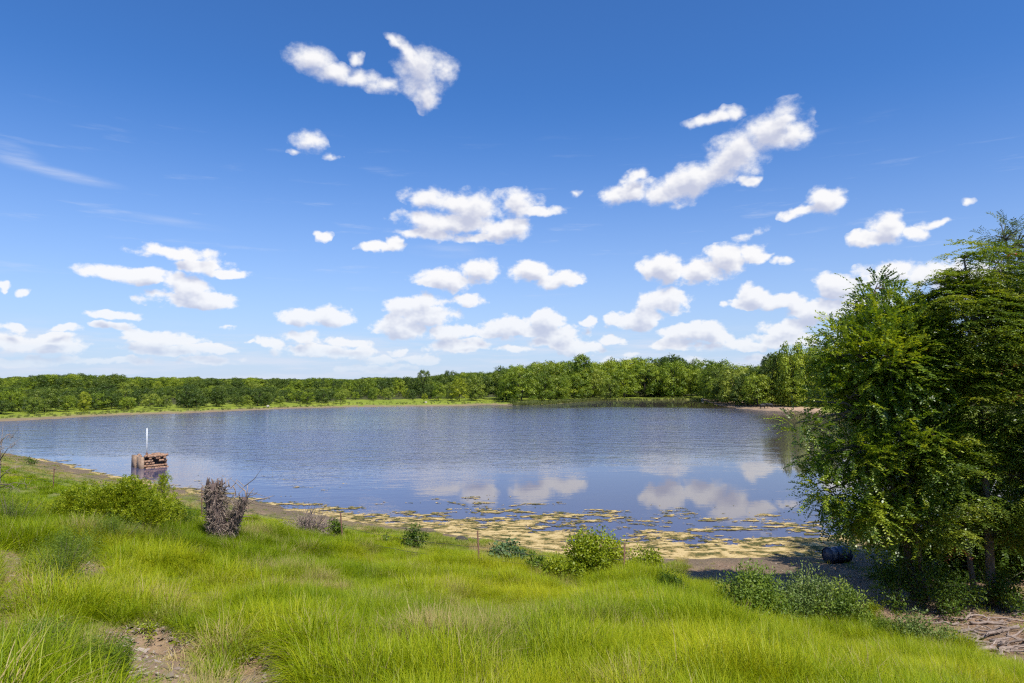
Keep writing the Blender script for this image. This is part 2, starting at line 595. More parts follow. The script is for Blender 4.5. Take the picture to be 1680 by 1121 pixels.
M['grass'] = foliage('grass_blades', (.085, .155, .004), (.245, .325, .005), (.47, .46, .016), .42, instancer=True, dry=(.46, .36, .16), gloss=.012)
M['elm'] = foliage('elm_leaves', (.055, .105, .010), (.150, .240, .016), (.36, .42, .028), .44, rust=(.26, .07, .03), gloss=.05)
M['frond'] = foliage('frond_leaves', (.060, .110, .013), (.145, .220, .018), (.31, .345, .028), .42, rust=(.30, .085, .03), gloss=.05)
M['willow'] = foliage('willow_leaves', (.070, .105, .03), (.11, .155, .045), (.16, .20, .07), .4)
M['t_green'] = foliage('far_green_leaves', (.095, .15, .012), (.195, .26, .018), (.31, .36, .028), .28, .6)
M['t_dark'] = foliage('far_dark_leaves', (.050, .085, .014), (.090, .135, .018), (.15, .195, .026), .26, .6)
M['t_pale'] = foliage('far_pale_leaves', (.13, .185, .022), (.21, .265, .030), (.30, .34, .045), .3, .6)
M['t_yellow'] = foliage('far_yellow_leaves', (.17, .21, .012), (.28, .32, .018), (.37, .39, .025), .3, .15)
M['sh_green'] = foliage('shrub_green_leaves', (.085, .14, .018), (.165, .245, .028), (.28, .35, .055), .36)
M['sh_grey'] = foliage('shrub_greygreen_leaves', (.095, .145, .035), (.165, .235, .055), (.26, .32, .095), .34)
M['sh_yellow'] = foliage('shrub_yellowgreen_leaves', (.13, .18, .008), (.26, .32, .012), (.39, .42, .025), .40)
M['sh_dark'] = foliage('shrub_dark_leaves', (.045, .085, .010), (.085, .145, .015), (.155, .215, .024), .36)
M['sh_blue'] = foliage('shrub_bluegreen_leaves', (.080, .14, .055), (.135, .21, .08), (.23, .30, .135), .32)
M['dry'] = foliage('dry_twigs', (.16, .12, .09), (.30, .235, .185), (.45, .37, .31), .1)
M['reed'] = foliage('reed_blades', (.10, .14, .03), (.17, .20, .05), (.27, .27, .09), .3)

# ------------------------------------------------------------------ lake outline and terrain height
near_px = [(20, 746), (90, 759), (160, 776), (280, 802), (400, 822), (480, 838), (600, 855), (700, 868), (820, 886),
           (900, 904), (1000, 914), (1100, 918), (1200, 917), (1290, 910), (1380, 912), (1440, 905)]
far_px = [(0, 692), (100, 687), (190, 681.5), (300, 678.5), (400, 674), (480, 670.5), (560, 668.5), (650, 667.5), (760, 666.5),
          (800, 664.5), (850, 665.5), (900, 664), (950, 660), (980, 657.8), (1050, 657), (1120, 656.5), (1155, 657.5),
          (1172, 664), (1200, 669), (1250, 674), (1310, 676.5)]
NEAR = np.array([(-118, 121), (-90, 101)] + [tuple(on_plane(*p)[:2]) for p in near_px] + [(25, 34), (34, 40)])
FAR = np.array([(-125, 131)] + [tuple(on_plane(*p)[:2]) for p in far_px] + [(73, 142), (64, 105), (50, 70)])
POLY = np.vstack([NEAR, FAR[::-1]])


def dist_chain(x, y, C, closed=False):
    best = np.full(np.shape(x), 1e9)
    n = len(C)
    for i in range(n if closed else n - 1):
        a, b = C[i], C[(i + 1) % n]
        dx, dy = b - a
        tt = np.clip(((x - a[0]) * dx + (y - a[1]) * dy) / (dx * dx + dy * dy), 0, 1)
        best = np.minimum(best, np.hypot(x - a[0] - tt * dx, y - a[1] - tt * dy))
    return best


def inside(x, y, C):
    c = np.zeros(np.shape(x), dtype=bool)
    n = len(C)
    for i in range(n):
        x1, y1 = C[i]
        x2, y2 = C[(i + 1) % n]
        if y1 == y2: continue
        cond = ((y1 > y) != (y2 > y)) & (x < (x2 - x1) * (y - y1) / (y2 - y1) + x1)
        c ^= cond
    return c


DIPS = []   # (x, y, radius, depth) eroded hollows


def height(x, y, fine=True):
    x, y = np.asarray(x, float), np.asarray(y, float)
    dn, df = dist_chain(x, y, NEAR), dist_chain(x, y, FAR)
    s = np.minimum(dn, df)
    ins = inside(x, y, POLY)
    s = s + (fbm(x * .45, y * .45, 3, 5) - .5) * np.clip(1.6 - s * .02, 0, 1.6) * np.where(ins, -1, 1)
    hc = np.interp(s, [-1, 0, 3, 6, 11, 18, 24, 28, 31, 34, 400], [-.15, 0, .35, .9, 2.0, 3.35, 4.6, 5.55, 6.15, 6.4, 6.4])
    hr = np.interp(s, [-1, 0, 4, 12, 15, 21, 26, 30, 34, 400], [-.15, 0, .4, 1.15, 1.5, 3.2, 4.8, 5.9, 6.4, 6.4])
    wr = sstep(2.5, 8.5, x)
    hn = hc * (1 - wr) + hr * wr
    hf = np.interp(s, [-1, 0, 8, 40, 200, 700, 4000], [-.1, 0, .45, 1.1, 2.4, 3.4, 3.4])
    w = sstep(.35, .65, df / (dn + df + 1e-6))
    h = hn * w + hf * (1 - w)
    h = np.where(ins, np.maximum(-.14 * s, -2.5), h)
    if fine:
        land = np.clip(h * 2.0 + .15, 0, 1)
        r = np.hypot(x, y)
        h = h + land * ((fbm(x * .5, y * .5, 4, 21) - .5) * .45 + (fbm(x * 2.3, y * 2.3, 3, 31) - .5) * .14 * (r < 60))
        for (a, b, rr, dd) in DIPS:
            h = h - dd * np.exp(-((x - a) ** 2 + (y - b) ** 2) / (rr * rr))
    return h


def ground_at(px, py):
    """point of the terrain seen at a pixel of the photograph"""
    d = ray(px, py)
    tt = np.concatenate([np.arange(2, 60, .05), np.arange(60, 500, .5)])
    p = d[None, :] * tt[:, None] + np.array([0, 0, CAMZ])
    hh = np.maximum(height(p[:, 0], p[:, 1]), 0)
    k = np.argmax(p[:, 2] < hh)
    return np.array([p[k, 0], p[k, 1], hh[k]])


for px, py, rr, dd in ((255, 1050, .30, .30), (300, 1075, .35, .22), (405, 1085, .30, .25), (90, 960, .3, .15)):
    g = ground_at(px, py)
    DIPS.append((g[0], g[1], rr, dd))

BARE = [np.array(p, float) for p in (
    [(1108, 925), (1140, 960), (1190, 978), (1300, 1000), (1420, 1030), (1500, 1062), (1600, 1086), (1690, 1104), (1900, 1150), (1900, 860), (1100, 860)],
    [(175, 1042), (250, 1035), (330, 1045), (345, 1075), (300, 1112), (200, 1125), (160, 1085)],
    [(372, 1082), (450, 1062), (520, 1095), (505, 1150), (385, 1150)],
    [(-40, 890), (45, 900), (60, 960), (25, 1010), (-40, 1020)],
    [(125, 925), (180, 918), (172, 946), (118, 948)],
    [(1060, 1095), (1140, 1085), (1150, 1130), (1050, 1135)])]


def bare_mask(px, py):
    m = np.zeros(np.shape(px))
    jx, jy = (fbm(px * .03, py * .03, 3, 61) - .5) * 60, (fbm(px * .03, py * .03, 3, 62) - .5) * 40
    for p in BARE:
        m = np.maximum(m, inside(px + jx, py + jy, p).astype(float))
    return m


M_ter, t, out = mat_new('ground_cover')
tc = t.new('ShaderNodeTexCoord')
pos = tc.outputs['Object']
n1 = t.noise(pos, .9, 6, .62)
n2 = t.noise(pos, 9, 5, .7)
n3 = t.noise(pos, .06, 5, .6)
soil = t.mix(t.rng(n2, .3, .7), (.15, .088, .055), (.37, .245, .16))
soil = t.mix(t.rng(n1, .5, .7), soil, (.30, .22, .13))
thatch = t.mix(t.rng(n2, .3, .7), (.085, .125, .014), (.19, .22, .035))
thatch = t.mix(t.rng(n1, .45, .75, 0, .75), thatch, (.26, .23, .09))
meadow = t.mix(t.rng(n3, .35, .65), (.16, .21, .02), (.235, .275, .03))
meadow = t.mix(t.rng(n1, .55, .75, 0, .5), meadow, (.24, .22, .07))
sand = t.mix(t.rng(n1, .3, .7), (.34, .215, .13), (.47, .33, .22))
mud = t.mix(t.rng(n2, .3, .7), (.085, .066, .046), (.24, .175, .11))
c = t.mix(t.attr('bare'), thatch, soil)
c = t.mix(t.attr('far'), c, meadow)
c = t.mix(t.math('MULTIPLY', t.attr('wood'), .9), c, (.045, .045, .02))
c = t.mix(t.attr('sand'), c, sand)
c = t.mix(t.attr('mud'), c, mud)
p = t.new('ShaderNodeBsdfPrincipled')
t.put(p.inputs['Base Color'], c)
p.inputs['Roughness'].default_value = .95
p.inputs['Specular IOR Level'].default_value = .15
bp = t.new('ShaderNodeBump')
n4 = t.noise(pos, 34, 4, .7)
bp.inputs['Strength'].default_value = .9
bp.inputs['Distance'].default_value = .06
t.put(bp.inputs['Height'], t.math('ADD', n2, t.math('MULTIPLY', n4, .45)))
t.l.new(bp.outputs[0], p.inputs['Normal'])
t.l.new(p.outputs[0], out.inputs[0])


def build_terrain():
    ang = np.concatenate([np.arange(-50, 50.01, .24), np.arange(54, 307, 4.0)])
    rad = [0.0, .5]
    while rad[-1] < 9000:
        rad.append(rad[-1] * 1.0195 + .03)
    rad = np.array(rad[1:])
    A, Rr = np.meshgrid(np.radians(ang), rad)
    x, y = Rr * np.sin(A), Rr * np.cos(A)
    z = height(x, y)
    nr, na = x.shape
    V = np.stack([x, y, z], -1).reshape(-1, 3)
    i = np.arange(nr - 1)[:, None] * na
    j = np.arange(na)[None, :]
    j2 = (j + 1) % na
    q = np.stack([i + j, i + na + j, i + na + j2, i + j2], -1).reshape(-1, 4)
    V = np.vstack([V, [[0, 0, height(0, 0)]]])
    jj = np.arange(na)
    tri = np.stack([np.full(na, len(V) - 1), jj, (jj + 1) % na], -1)
    X, Y, Z = V.T
    px, py = project(X, Y, Z)
    dn, df = dist_chain(X, Y, NEAR), dist_chain(X, Y, FAR)
    w = sstep(.35, .65, df / (dn + df + 1e-6))
    sh = np.minimum(dn, df)
    nz = fbm(X * .8, Y * .8, 4, 41)
    front = (Y > .5)
    bare = np.where(front & (np.hypot(X, Y) < 70), np.maximum(bare_mask(px, py), bare_mask(px, py - .22 * FPX / np.maximum(Y, 2)) * (px < 900)), 0) * w
    shore = (1 - sstep(2.5, 8, dn)) * w
    bare = np.clip(np.maximum(bare, shore * sstep(.42, .62, nz)), 0, 1)
    far = 1 - w
    mud = np.clip((1 - sstep(.05, .50, Z + (nz - .5) * .5)), 0, 1) * (1 - far * .3)
    bar = np.exp(-((X - 62) / 17) ** 2 - ((Y - 186) / 22) ** 2)
    strip = far * (1 - sstep(2.0, 6.0, df + (nz - .5) * 5)) * (1 - .9 * ((px > 840) & (px < 1155)))
    sand = np.clip(np.maximum(strip * .75, 0), 0, 1)
    sb = (px > 1150) & (px < 1345) & (py > 655) & (py < 682) & (df < 22)
    sand = np.where(sb, np.maximum(sand, 1 - sstep(13, 20, df + (nz - .5) * 8)), sand)
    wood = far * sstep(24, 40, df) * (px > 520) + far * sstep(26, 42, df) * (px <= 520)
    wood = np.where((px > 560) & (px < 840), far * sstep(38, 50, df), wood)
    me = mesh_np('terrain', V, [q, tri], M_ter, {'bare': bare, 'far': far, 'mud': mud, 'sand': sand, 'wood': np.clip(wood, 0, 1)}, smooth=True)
    obj('terrain', me, kind='structure', label='grassy dam slope, lake bed and gently rising land around the lake')


build_terrain()

# ------------------------------------------------------------------ water
M_wat, t, out = mat_new('lake_water')
tc = t.new('ShaderNodeTexCoord')
pos = tc.outputs['Object']
mp = t.new('ShaderNodeMapping')
t.l.new(pos, mp.inputs[0])
mp.inputs['Rotation'].default_value = (0, 0, R(-12))
mp.inputs['Scale'].default_value = (.55, 1.15, 1)
wa = t.noise(mp.outputs[0], 1.15, 3, .55, .3)
wb = t.noise(mp.outputs[0], 4.0, 2, .5)
wc = t.noise(mp.outputs[0], .35, 2, .5)
hgt = t.math('ADD', t.math('MULTIPLY', wa, 1.0), t.math('ADD', t.math('MULTIPLY', wb, .28), t.math('MULTIPLY', wc, 1.7)))
rip = t.attr('ripple')
bp = t.new('ShaderNodeBump')
bp.inputs["Distance"].default_value = .155
t.put(bp.inputs['Strength'], t.math('MULTIPLY_ADD', rip, .95, .007))
t.l.new(hgt, bp.inputs['Height'])
p = t.new('ShaderNodeBsdfPrincipled')
calm_col = t.mix(t.rng(t.noise(pos, .03, 3), .35, .65), (.066, .066, .115), (.078, .070, .105))
calm_col = t.mix(t.attr('silt_and_reflection'), calm_col, (.085, .062, .030))  # brown of the muddy shallows, with the trees' reflection painted in
t.put(p.inputs['Base Color'], t.mix(rip, calm_col, (.088, .098, .175)))  # ruffled water gets a lighter blue base, painting in reflected sky
t.put(p.inputs['Roughness'], t.math('MULTIPLY_ADD', rip, .10, .006))
p.inputs['IOR'].default_value = 1.33
t.l.new(bp.outputs[0], p.inputs['Normal'])
t.l.new(p.outputs[0], out.inputs[0])


def build_water():
    ang = np.radians(np.arange(-52, 52.01, .4))
    rad = [20.0]
    while rad[-1] < 330:
        rad.append(rad[-1] * 1.014)
    A, Rr = np.meshgrid(ang, np.array(rad))
    x, y = Rr * np.sin(A), Rr * np.cos(A)
    V = np.stack([x, y, x * 0], -1).reshape(-1, 3)
    nr, na = x.shape
    i = np.arange(nr - 1)[:, None] * na
    j = np.arange(na - 1)[None, :]
    q = np.stack([i + j, i + j + 1, i + na + j + 1, i + na + j], -1).reshape(-1, 4)
    keep = inside(x, y, POLY).ravel() | (np.minimum(dist_chain(x, y, NEAR), dist_chain(x, y, FAR)).ravel() < 6)
    q = q[keep[q].any(1)]
    X, Y, Z = V.T
    px, py = project(X, Y, Z)
    # where the breeze ruffles the lake: open water, less along the sheltered shores
    nz = (fbm(X * .035, Y * .06, 4, 71) - .5)
    nz2 = (fbm(X * .12, Y * .3, 3, 72) - .5)
    inner = np.interp(px, [0, 250, 480, 700, 900, 1100, 1300, 1500], [735, 742, 785, 772, 757, 748, 738, 730])
    rp = 1 - sstep(-45, 35, py + nz * 40 + nz2 * 26 - inner)
    calm_far = sstep(4, 9, (677 + nz * 12 + nz2 * 6) - py) * sstep(760, 900, px)
    calm_right = sstep(1210, 1300, px + nz * 120) * .85
    rp = rp * (1 - .97 * calm_far) * (1 - calm_right)
    rp = np.clip(rp * (.78 + nz * 1.0) , 0, 1)
    wl = (1 - sstep(500, 800, px)) * .10 * sstep(0, 30, py - 740)
    rp = np.maximum(rp, np.clip(wl + nz2 * .1, 0, .2))
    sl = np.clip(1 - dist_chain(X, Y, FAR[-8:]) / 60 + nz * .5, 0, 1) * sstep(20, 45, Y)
    me = mesh_np('lake_water', V, [q], M_wat, {'ripple': rp, 'silt_and_reflection': sl}, smooth=True)
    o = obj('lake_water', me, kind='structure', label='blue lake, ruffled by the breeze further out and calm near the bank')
    o.location.z = 0.0


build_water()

# ------------------------------------------------------------------ floating algae
M_alg = foliage('algae', (.085, .085, .028), (.34, .245, .095), (.53, .40, .19), .05)


def build_algae():
    step = .075
    xs, ys = np.arange(-52, 24, step), np.arange(24, 76, step)
    # work in strips along the bank to keep it small
    X, Y = np.meshgrid(xs, ys)
    lo = np.interp(X, NEAR[2:, 0], NEAR[2:, 1])
    keep = (Y > lo - 1.5) & (Y < lo + 14)
    X, Y = X[keep], Y[keep]
    X0, Y0 = X, Y
    d = dist_chain(X, Y, NEAR)
    d = np.where(inside(X, Y, POLY), d, -d)
    band = np.interp(X, [-52, -40, -28, -20, -8, -2, 3, 7, 9, 14, 20], [.3, .4, 1.0, 1.1, 2.4, 5.0, 7.4, 8.0, 6.6, 7.4, 6.0])
    big = fbm(X * .38, Y * .75, 4, 81)
    mid = fbm(X * 1.3 + 3, Y * 2.6, 4, 82)
    fin = fbm(X * 5, Y * 9, 3, 83)
    thin = np.interp(X, [-52, -16, -4, 6, 9, 20], [.10, .06, .0, -.02, .05, .04])
    f = .93 - d / band * .5 + (big - .5) * 1.2 + (mid - .5) * 1.0 + (fin - .5) * .7 - thin * 1.5
    out = sstep(.9, 1.6, d / band)
    islands = (big - .5) * 1.5 + (mid - .5) * 1.6 + (fin - .5) * .8 - np.interp(X, [-30, -10, 0], [.55, .42, .33]) - .065 * np.maximum(d - band, 0)
    f = np.where(d > band, np.maximum(f - .55, islands), f - .55)
    ok = (f > 0) & (d > -1.0)
    X, Y, f = X[ok], Y[ok], f[ok]
    n = len(X)
    z = .006 + .012 * np.clip(f * 3, 0, 1) + .02 * fbm(X * 3, Y * 3, 3, 85) * np.clip(f * 3, 0, 1)
    # one small irregular quad per cell; cells of a mat touch each other
    h = step * .56
    j = lambda: rng.uniform(-.012, .012, n)
    zz = np.maximum(z, 0)
    def zc(a, b):
        return .010 + .028 * fbm((X + a) * 3, (Y + b) * 3, 3, 85)
    V = np.stack([np.stack([X + a * h + j(), Y + b * h + j(), zc(a * h, b * h)], -1) for a, b in ((-1, -1), (1, -1), (1, 1), (-1, 1))], 1).reshape(-1, 3)
    tone = np.clip(fbm(X * 2.4, Y * 4.0, 5, 86) * 2.8 - 1.15 + rng.uniform(-.25, .25, n) + np.clip(f, 0, .45) * .8, 0, 1)
    me = mesh_np('algae', V, [np.arange(4 * n).reshape(-1, 4)], M_alg, {'tone': tone})
    obj('algae', me, kind='stuff', label='mats of tan yellow algae floating along the near bank', cat='algae')


build_algae()


# ------------------------------------------------------------------ scattering (geometry nodes, for stuff only)
def scatter(name, pts, rot, scl, idx, protos, label, cat, tint=None, dry=None):
    col = bpy.data.collections.new(name + '_source')
    for k, me in enumerate(protos):
        o = bpy.data.objects.new('%s_source_%02d' % (name, k), me)
        col.objects.link(o)
    n = len(pts)
    me = bpy.data.meshes.new(name)
    me.vertices.add(n)
    me.vertices.foreach_set('co', np.asarray(pts, np.float32).ravel())
    a = me.attributes.new('rot', 'FLOAT_VECTOR', 'POINT')
    a.data.foreach_set('vector', np.asarray(rot, np.float32).ravel())
    a = me.attributes.new('scl', 'FLOAT_VECTOR', 'POINT')
    a.data.foreach_set('vector', np.asarray(scl, np.float32).ravel())
    a = me.attributes.new('idx', 'INT', 'POINT')
    a.data.foreach_set('value', np.asarray(idx, np.int32))
    for nm, v in (('tint', tint), ('dry', dry)):
        if v is not None:
            a = me.attributes.new(nm, 'FLOAT', 'POINT')
            a.data.foreach_set('value', np.asarray(v, np.float32))
    o = obj(name, me, kind='stuff', label=label, cat=cat)
    g = bpy.data.node_groups.new(name + '_scatter', 'GeometryNodeTree')
    g.interface.new_socket('Geometry', in_out='INPUT', socket_type='NodeSocketGeometry')
    g.interface.new_socket('Geometry', in_out='OUTPUT', socket_type='NodeSocketGeometry')
    N, L = g.nodes, g.links
    gi, go = N.new('NodeGroupInput'), N.new('NodeGroupOutput')
    ci = N.new('GeometryNodeCollectionInfo')
    ci.inputs['Collection'].default_value = col
    ci.inputs['Separate Children'].default_value = True
    ci.inputs['Reset Children'].default_value = True
    ip = N.new('GeometryNodeInstanceOnPoints')

    def named(nm, ty):
        q = N.new('GeometryNodeInputNamedAttribute')
        q.data_type = ty
        q.inputs['Name'].default_value = nm
        return q.outputs['Attribute']
    L.new(gi.outputs[0], ip.inputs['Points'])
    L.new(ci.outputs[0], ip.inputs['Instance'])
    ip.inputs['Pick Instance'].default_value = True
    L.new(named('idx', 'INT'), ip.inputs['Instance Index'])
    L.new(named('rot', 'FLOAT_VECTOR'), ip.inputs['Rotation'])
    L.new(named('scl', 'FLOAT_VECTOR'), ip.inputs['Scale'])
    L.new(ip.outputs[0], go.inputs[0])
    md = o.modifiers.new('scatter', 'NODES')
    md.node_group = g
    return o


def tuft(name, n, rbase, lmin, lmax, lean, width, mat, tone=(0, 1), straw=0, seg=4):
    """a clump of arching blades"""
    th = rng.uniform(0, 2 * np.pi, n)
    rr = rbase * np.sqrt(rng.uniform(0, 1, n))
    base = np.stack([rr * np.cos(th), rr * np.sin(th), np.full(n, -.03)], -1)
    ph = th + rng.normal(0, .7, n)
    ln = rng.uniform(lmin, lmax, n)
    le = np.abs(rng.normal(lean, lean * .45, n))
    out = np.stack([np.cos(ph), np.sin(ph), np.zeros(n)], -1)
    side = np.stack([-np.sin(ph), np.cos(ph), np.zeros(n)], -1)
    ww = width * rng.uniform(.7, 1.3, n)
    rows = []
    for k in range(seg + 1):
        u = k / seg
        a = le * (0.35 + 1.3 * u)
        # integrate the curve coarsely
        hx = ln * u * np.sin(a * .6)
        hz = ln * u * np.cos(a * .75)
        c = base + out * hx[:, None] + np.array([0, 0, 1]) * hz[:, None]
        w = ww * (1 - u ** 1.6) * .5 + .0004
        rows.append((c - side * w[:, None], c + side * w[:, None]))
    V = np.stack([r for pr in rows for r in pr], 1)           # n, 2*(seg+1), 3
    m = 2 * (seg + 1)
    q = np.concatenate([(np.arange(n)[:, None] * m + np.array([[2 * k, 2 * k + 1, 2 * k + 3, 2 * k + 2]])) for k in range(seg)], 0)
    tn = np.tile(rng.uniform(tone[0], tone[1], n), seg)
    return mesh_np(name, V.reshape(-1, 3), [q], mat, {'tone': tn})


TUFTS = []
for k in range(5):     # 0-4 tall fine grass
    TUFTS.append(tuft('tall_tuft', 130, .16, .15, .50, .80, .0052, M['grass'], seg=3))
for k in range(3):     # 5-7 short grass
    TUFTS.append(tuft('short_tuft', 70, .15, .05, .17, .9, .0055, M['grass'], seg=3))
for k in range(3):     # 8-10 coarse clumps for the bank further off
    TUFTS.append(tuft('broad_tuft', 90, .28, .10, .30, .8, .012, M['grass'], seg=3))
for k in range(2):     # 11-12 seeding stalks
    TUFTS.append(tuft('stalk_tuft', 9, .20, .35, .62, .3, .0035, M['grass'], (.6, 1)))


def build_grass():
    r = np.sqrt(rng.uniform(4.0 ** 2, 36 ** 2, 70000))
    a = rng.uniform(-R(44), R(44), len(r))
    x, y = r * np.sin(a), r * np.cos(a)
    r2 = np.sqrt(rng.uniform(30 ** 2, 110 ** 2, 26000))
    a2 = rng.uniform(-R(43), R(5), len(r2))
    x, y = np.concatenate([x, r2 * np.sin(a2)]), np.concatenate([y, r2 * np.cos(a2)])
    z = height(x, y)
    dn, df = dist_chain(x, y, NEAR), dist_chain(x, y, FAR)
    px, py = project(x, y, z)
    ok = ~inside(x, y, POLY) & (dn < df) & (z > .12)
    bare = np.maximum(bare_mask(px, py), bare_mask(px, py - .22 * FPX / np.maximum(y, 2)) * (px < 900))
    n1 = fbm(x * .55, y * .55, 4, 91)
    n2 = fbm(x * 1.6, y * 1.6, 3, 92)
    u = rng.uniform(size=len(x))
    R_ = np.hypot(x, y)
    weedy = (px < 470 + (n2 - .5) * 200) & (py > 905 + (n1 - .5) * 60)
    shore = dn < 7 + (n2 - .5) * 4
    ok &= (bare < .5) | (u < .02)
    ok &= ~(weedy & (u > .62))
    ok &= ~(shore & (u > np.clip((n2 - .24) * 3.0, .08, .95)))
    idx = rng.integers(0, 5, len(x))
    s = .95 + (n1 - .5) * 2.1 + (n2 - .5) * .9 + rng.uniform(-.15, .2, len(x))
    short = shore | weedy & (rng.uniform(size=len(x)) < .7) | (bare > .5)
    idx = np.where(short, rng.integers(5, 8, len(x)), idx)
    farz = R_ > 27
    idx = np.where(farz & ~shore, rng.integers(8, 11, len(x)), idx)
    stalk = (rng.uniform(size=len(x)) < .014) & ~short & ~farz
    idx = np.where(stalk, rng.integers(11, 13, len(x)), idx)
    s = np.where(short, np.clip(s * 1.15, .6, 1.7), s)
    s = np.clip(np.where(weedy, s * 1.05, s), .35, 1.9)
    tint = np.clip(.42 + (fbm(x * .33, y * .33, 3, 95) - .5) * 1.5 + (n2 - .5) * .5 + rng.uniform(-.1, .1, len(x)), 0, 1)
    tint = np.where(px > 620, np.clip(tint + .12, 0, 1), tint)
    tint = np.where((R_ > 20) & (px < 560), np.clip(tint - .14, 0, 1), tint)
    dry = .18 + np.clip(fbm(x * .8, y * .8, 4, 96) - .55, 0, 1) * np.where(px > 1050, .8, 1.7) + np.where(shore, .26, 0) + np.where(weedy, .12, 0) + np.where(stalk, .45, 0) + np.where(bare > .5, .30, 0) * (px < 900)
    dry += (rng.uniform(size=len(x)) < .03) * .5
    rot = np.stack([rng.normal(0, .12, len(x)), rng.normal(0, .12, len(x)), rng.uniform(0, 6.28, len(x))], -1)
    sv = np.stack([s * rng.uniform(.9, 1.2, len(x)), s * rng.uniform(.9, 1.2, len(x)), s], -1)
    k = ok
    scatter('bank_grass', np.stack([x, y, z], -1)[k], rot[k], sv[k], idx[k], TUFTS,
            'bright green tall grass covering the near slope, drier by the water', 'grass', tint[k], dry[k])
    print('grass tufts', k.sum())


build_grass()


# ------------------------------------------------------------------ trees round the lake
def proto_crown(style, n, seed):
    """crown and trunk of a tree one unit tall (base at z = 0)"""
    global rng
    keep, rng = rng, np.random.default_rng(seed)
    if style == 'round':        # broad, lobed crown down to near the ground
        w, z0, zc, nl, lr, drop = .42, .0, .46, 36, (.11, .18), .0
    elif style == 'tall':
        w, z0, zc, nl, lr, drop = .30, .0, .50, 36, (.09, .15), .0
    elif style == 'willow':     # hanging sprays
        w, z0, zc, nl, lr, drop = .44, .0, .42, 40, (.09, .15), .10
    elif style == 'oak':        # wide, low, dark
        w, z0, zc, nl, lr, drop = .62, .06, .50, 42, (.12, .20), .0
    elif style == 'flat':       # umbrella crown on a clear stem
        w, z0, zc, nl, lr, drop = .66, .34, .62, 34, (.10, .16), .0
    else:                       # bush
        w, z0, zc, nl, lr, drop = .62, .02, .42, 26, (.14, .24), .0
    c = []
    for k in range(nl):
        th = k * 2.39996 + rng.uniform(-.5, .5)
        q = ((k + .5) / nl) ** .8
        zz = z0 + .05 + (1 - z0 - .12) * q
        if style == 'flat':
            prof = math.sqrt(max(0, 1 - ((zz - .55) / .45) ** 2)) if zz > .55 else .55 + .45 * (zz - z0) / (.55 - z0)
        else:
            prof = max(.12, 1 - abs((zz - zc) / (1.02 - zc if zz > zc else zc - z0 + .12)) ** 2.2) ** .5
        r = w * prof * rng.uniform(.45, .92)
        c.append((r * math.cos(th), r * math.sin(th), zz, rng.uniform(*lr) * (1.1 - .3 * q)))
    c = np.array(c)
    G = Geo()
    c[:, 3] = np.minimum(c[:, 3], np.maximum(c[:, 2], .07))
    per = np.random.default_rng(seed + 1).multinomial(n, c[:, 3] ** 2 / (c[:, 3] ** 2).sum())
    for (x, y, z, r), m in zip(c, per):
        u = unit(m)
        u[:, 2] = np.where(u[:, 2] < -.2, -u[:, 2] * rng.uniform(.2, 1, m), u[:, 2])
        rad = r * rng.uniform(.72, 1.08, m) * (1 + .25 * np.sin(u[:, 0] * 7 + x * 40) * np.cos(u[:, 1] * 6 + y * 40))
        P = np.array([x, y, z]) + u * rad[:, None] * np.array([1, 1, .85 + drop * 3])
        P[:, 2] -= drop * rng.uniform(0, 1, m) * .6
        N = u * 1.25 + unit(m) * .5 + np.array([0, 0, .25])
        D = np.cross(N, unit(m)) + np.array([0, 0, -.25 - 3 * drop])
        tone = np.clip(.36 + .22 * rng.normal() + rng.normal(0, .13, m), 0, 1)
        L = rng.uniform(.022, .042, m) * (1.25 if style in ('oak', 'bush', 'flat') else 1)
        G.leaves(P, D, N, L, L * rng.uniform(.55, .9, m), tone)
    crown = G.mesh(style + '_crown', None)
    T = Geo()
    lean = rng.normal(0, .02, 2)
    tr = .018 if style != 'oak' else .03
    h = max(.45, z0 + .3)
    pts = [(lean[0] * k, lean[1] * k, -.03 + h * k) for k in np.linspace(0, 1, 5)]
    T.tube(pts, np.linspace(tr, tr * .5, 5), 7, jitter=.08)
    for k in range(0, nl, 3):
        x, y, z, r = c[k]
        b = max(.12, z * .55)
        b = min(b, h * .95)
        T.tube([(lean[0] * b, lean[1] * b, b), (x * .45, y * .45, b + (z - b) * .6), (x, y, z)], (tr * .5, tr * .33, tr * .12), 5)
    trunk = T.mesh(style + '_trunk', M['bark_far'])
    rng = keep
    return crown, trunk


PROTO = {}
for st_, cnt in (('round', 4), ('tall', 3), ('willow', 3), ('oak', 3), ('flat', 1), ('bush', 3)):
    PROTO[st_] = [proto_crown(st_, 5200, 100 + 17 * k + 1000 * len(PROTO)) for k in range(cnt)]
_crown_mat = {}


def crown_with(me, mat):
    key = (me.name, mat)
    if key not in _crown_mat:
        c = me.copy()
        c.materials.clear()
        c.materials.append(M[mat])
        _crown_mat[key] = c
    return _crown_mat[key]


tree_n = 0


def far_tree(x, y, H, style, mat, label, name, cat='tree', group=None, wid=1.0, var=None):
    global tree_n
    tree_n += 1
    z = float(np.maximum(height(x, y), -.05))
    cr, tr = PROTO[style][(tree_n if var is None else var) % len(PROTO[style])]
    o = thing(name, label, cat, (x, y, z - .02 * H), rng.uniform(0, 6.28), group)
    o.scale = (H * wid, H * wid, H)
    obj('trunk', tr, o)
    obj('crown', crown_with(cr, mat), o)
    return o


def at_depth(px, y):
    return (px - CX) / FPX * y * 1.0


def top_z(py, y):
    d = ray(CX, py)
    return CAMZ + d[2] / d[1] * y


FARY = lambda px: float(np.interp(px, [(q[0]) for q in far_px], [on_plane(*q)[1] for q in far_px]))


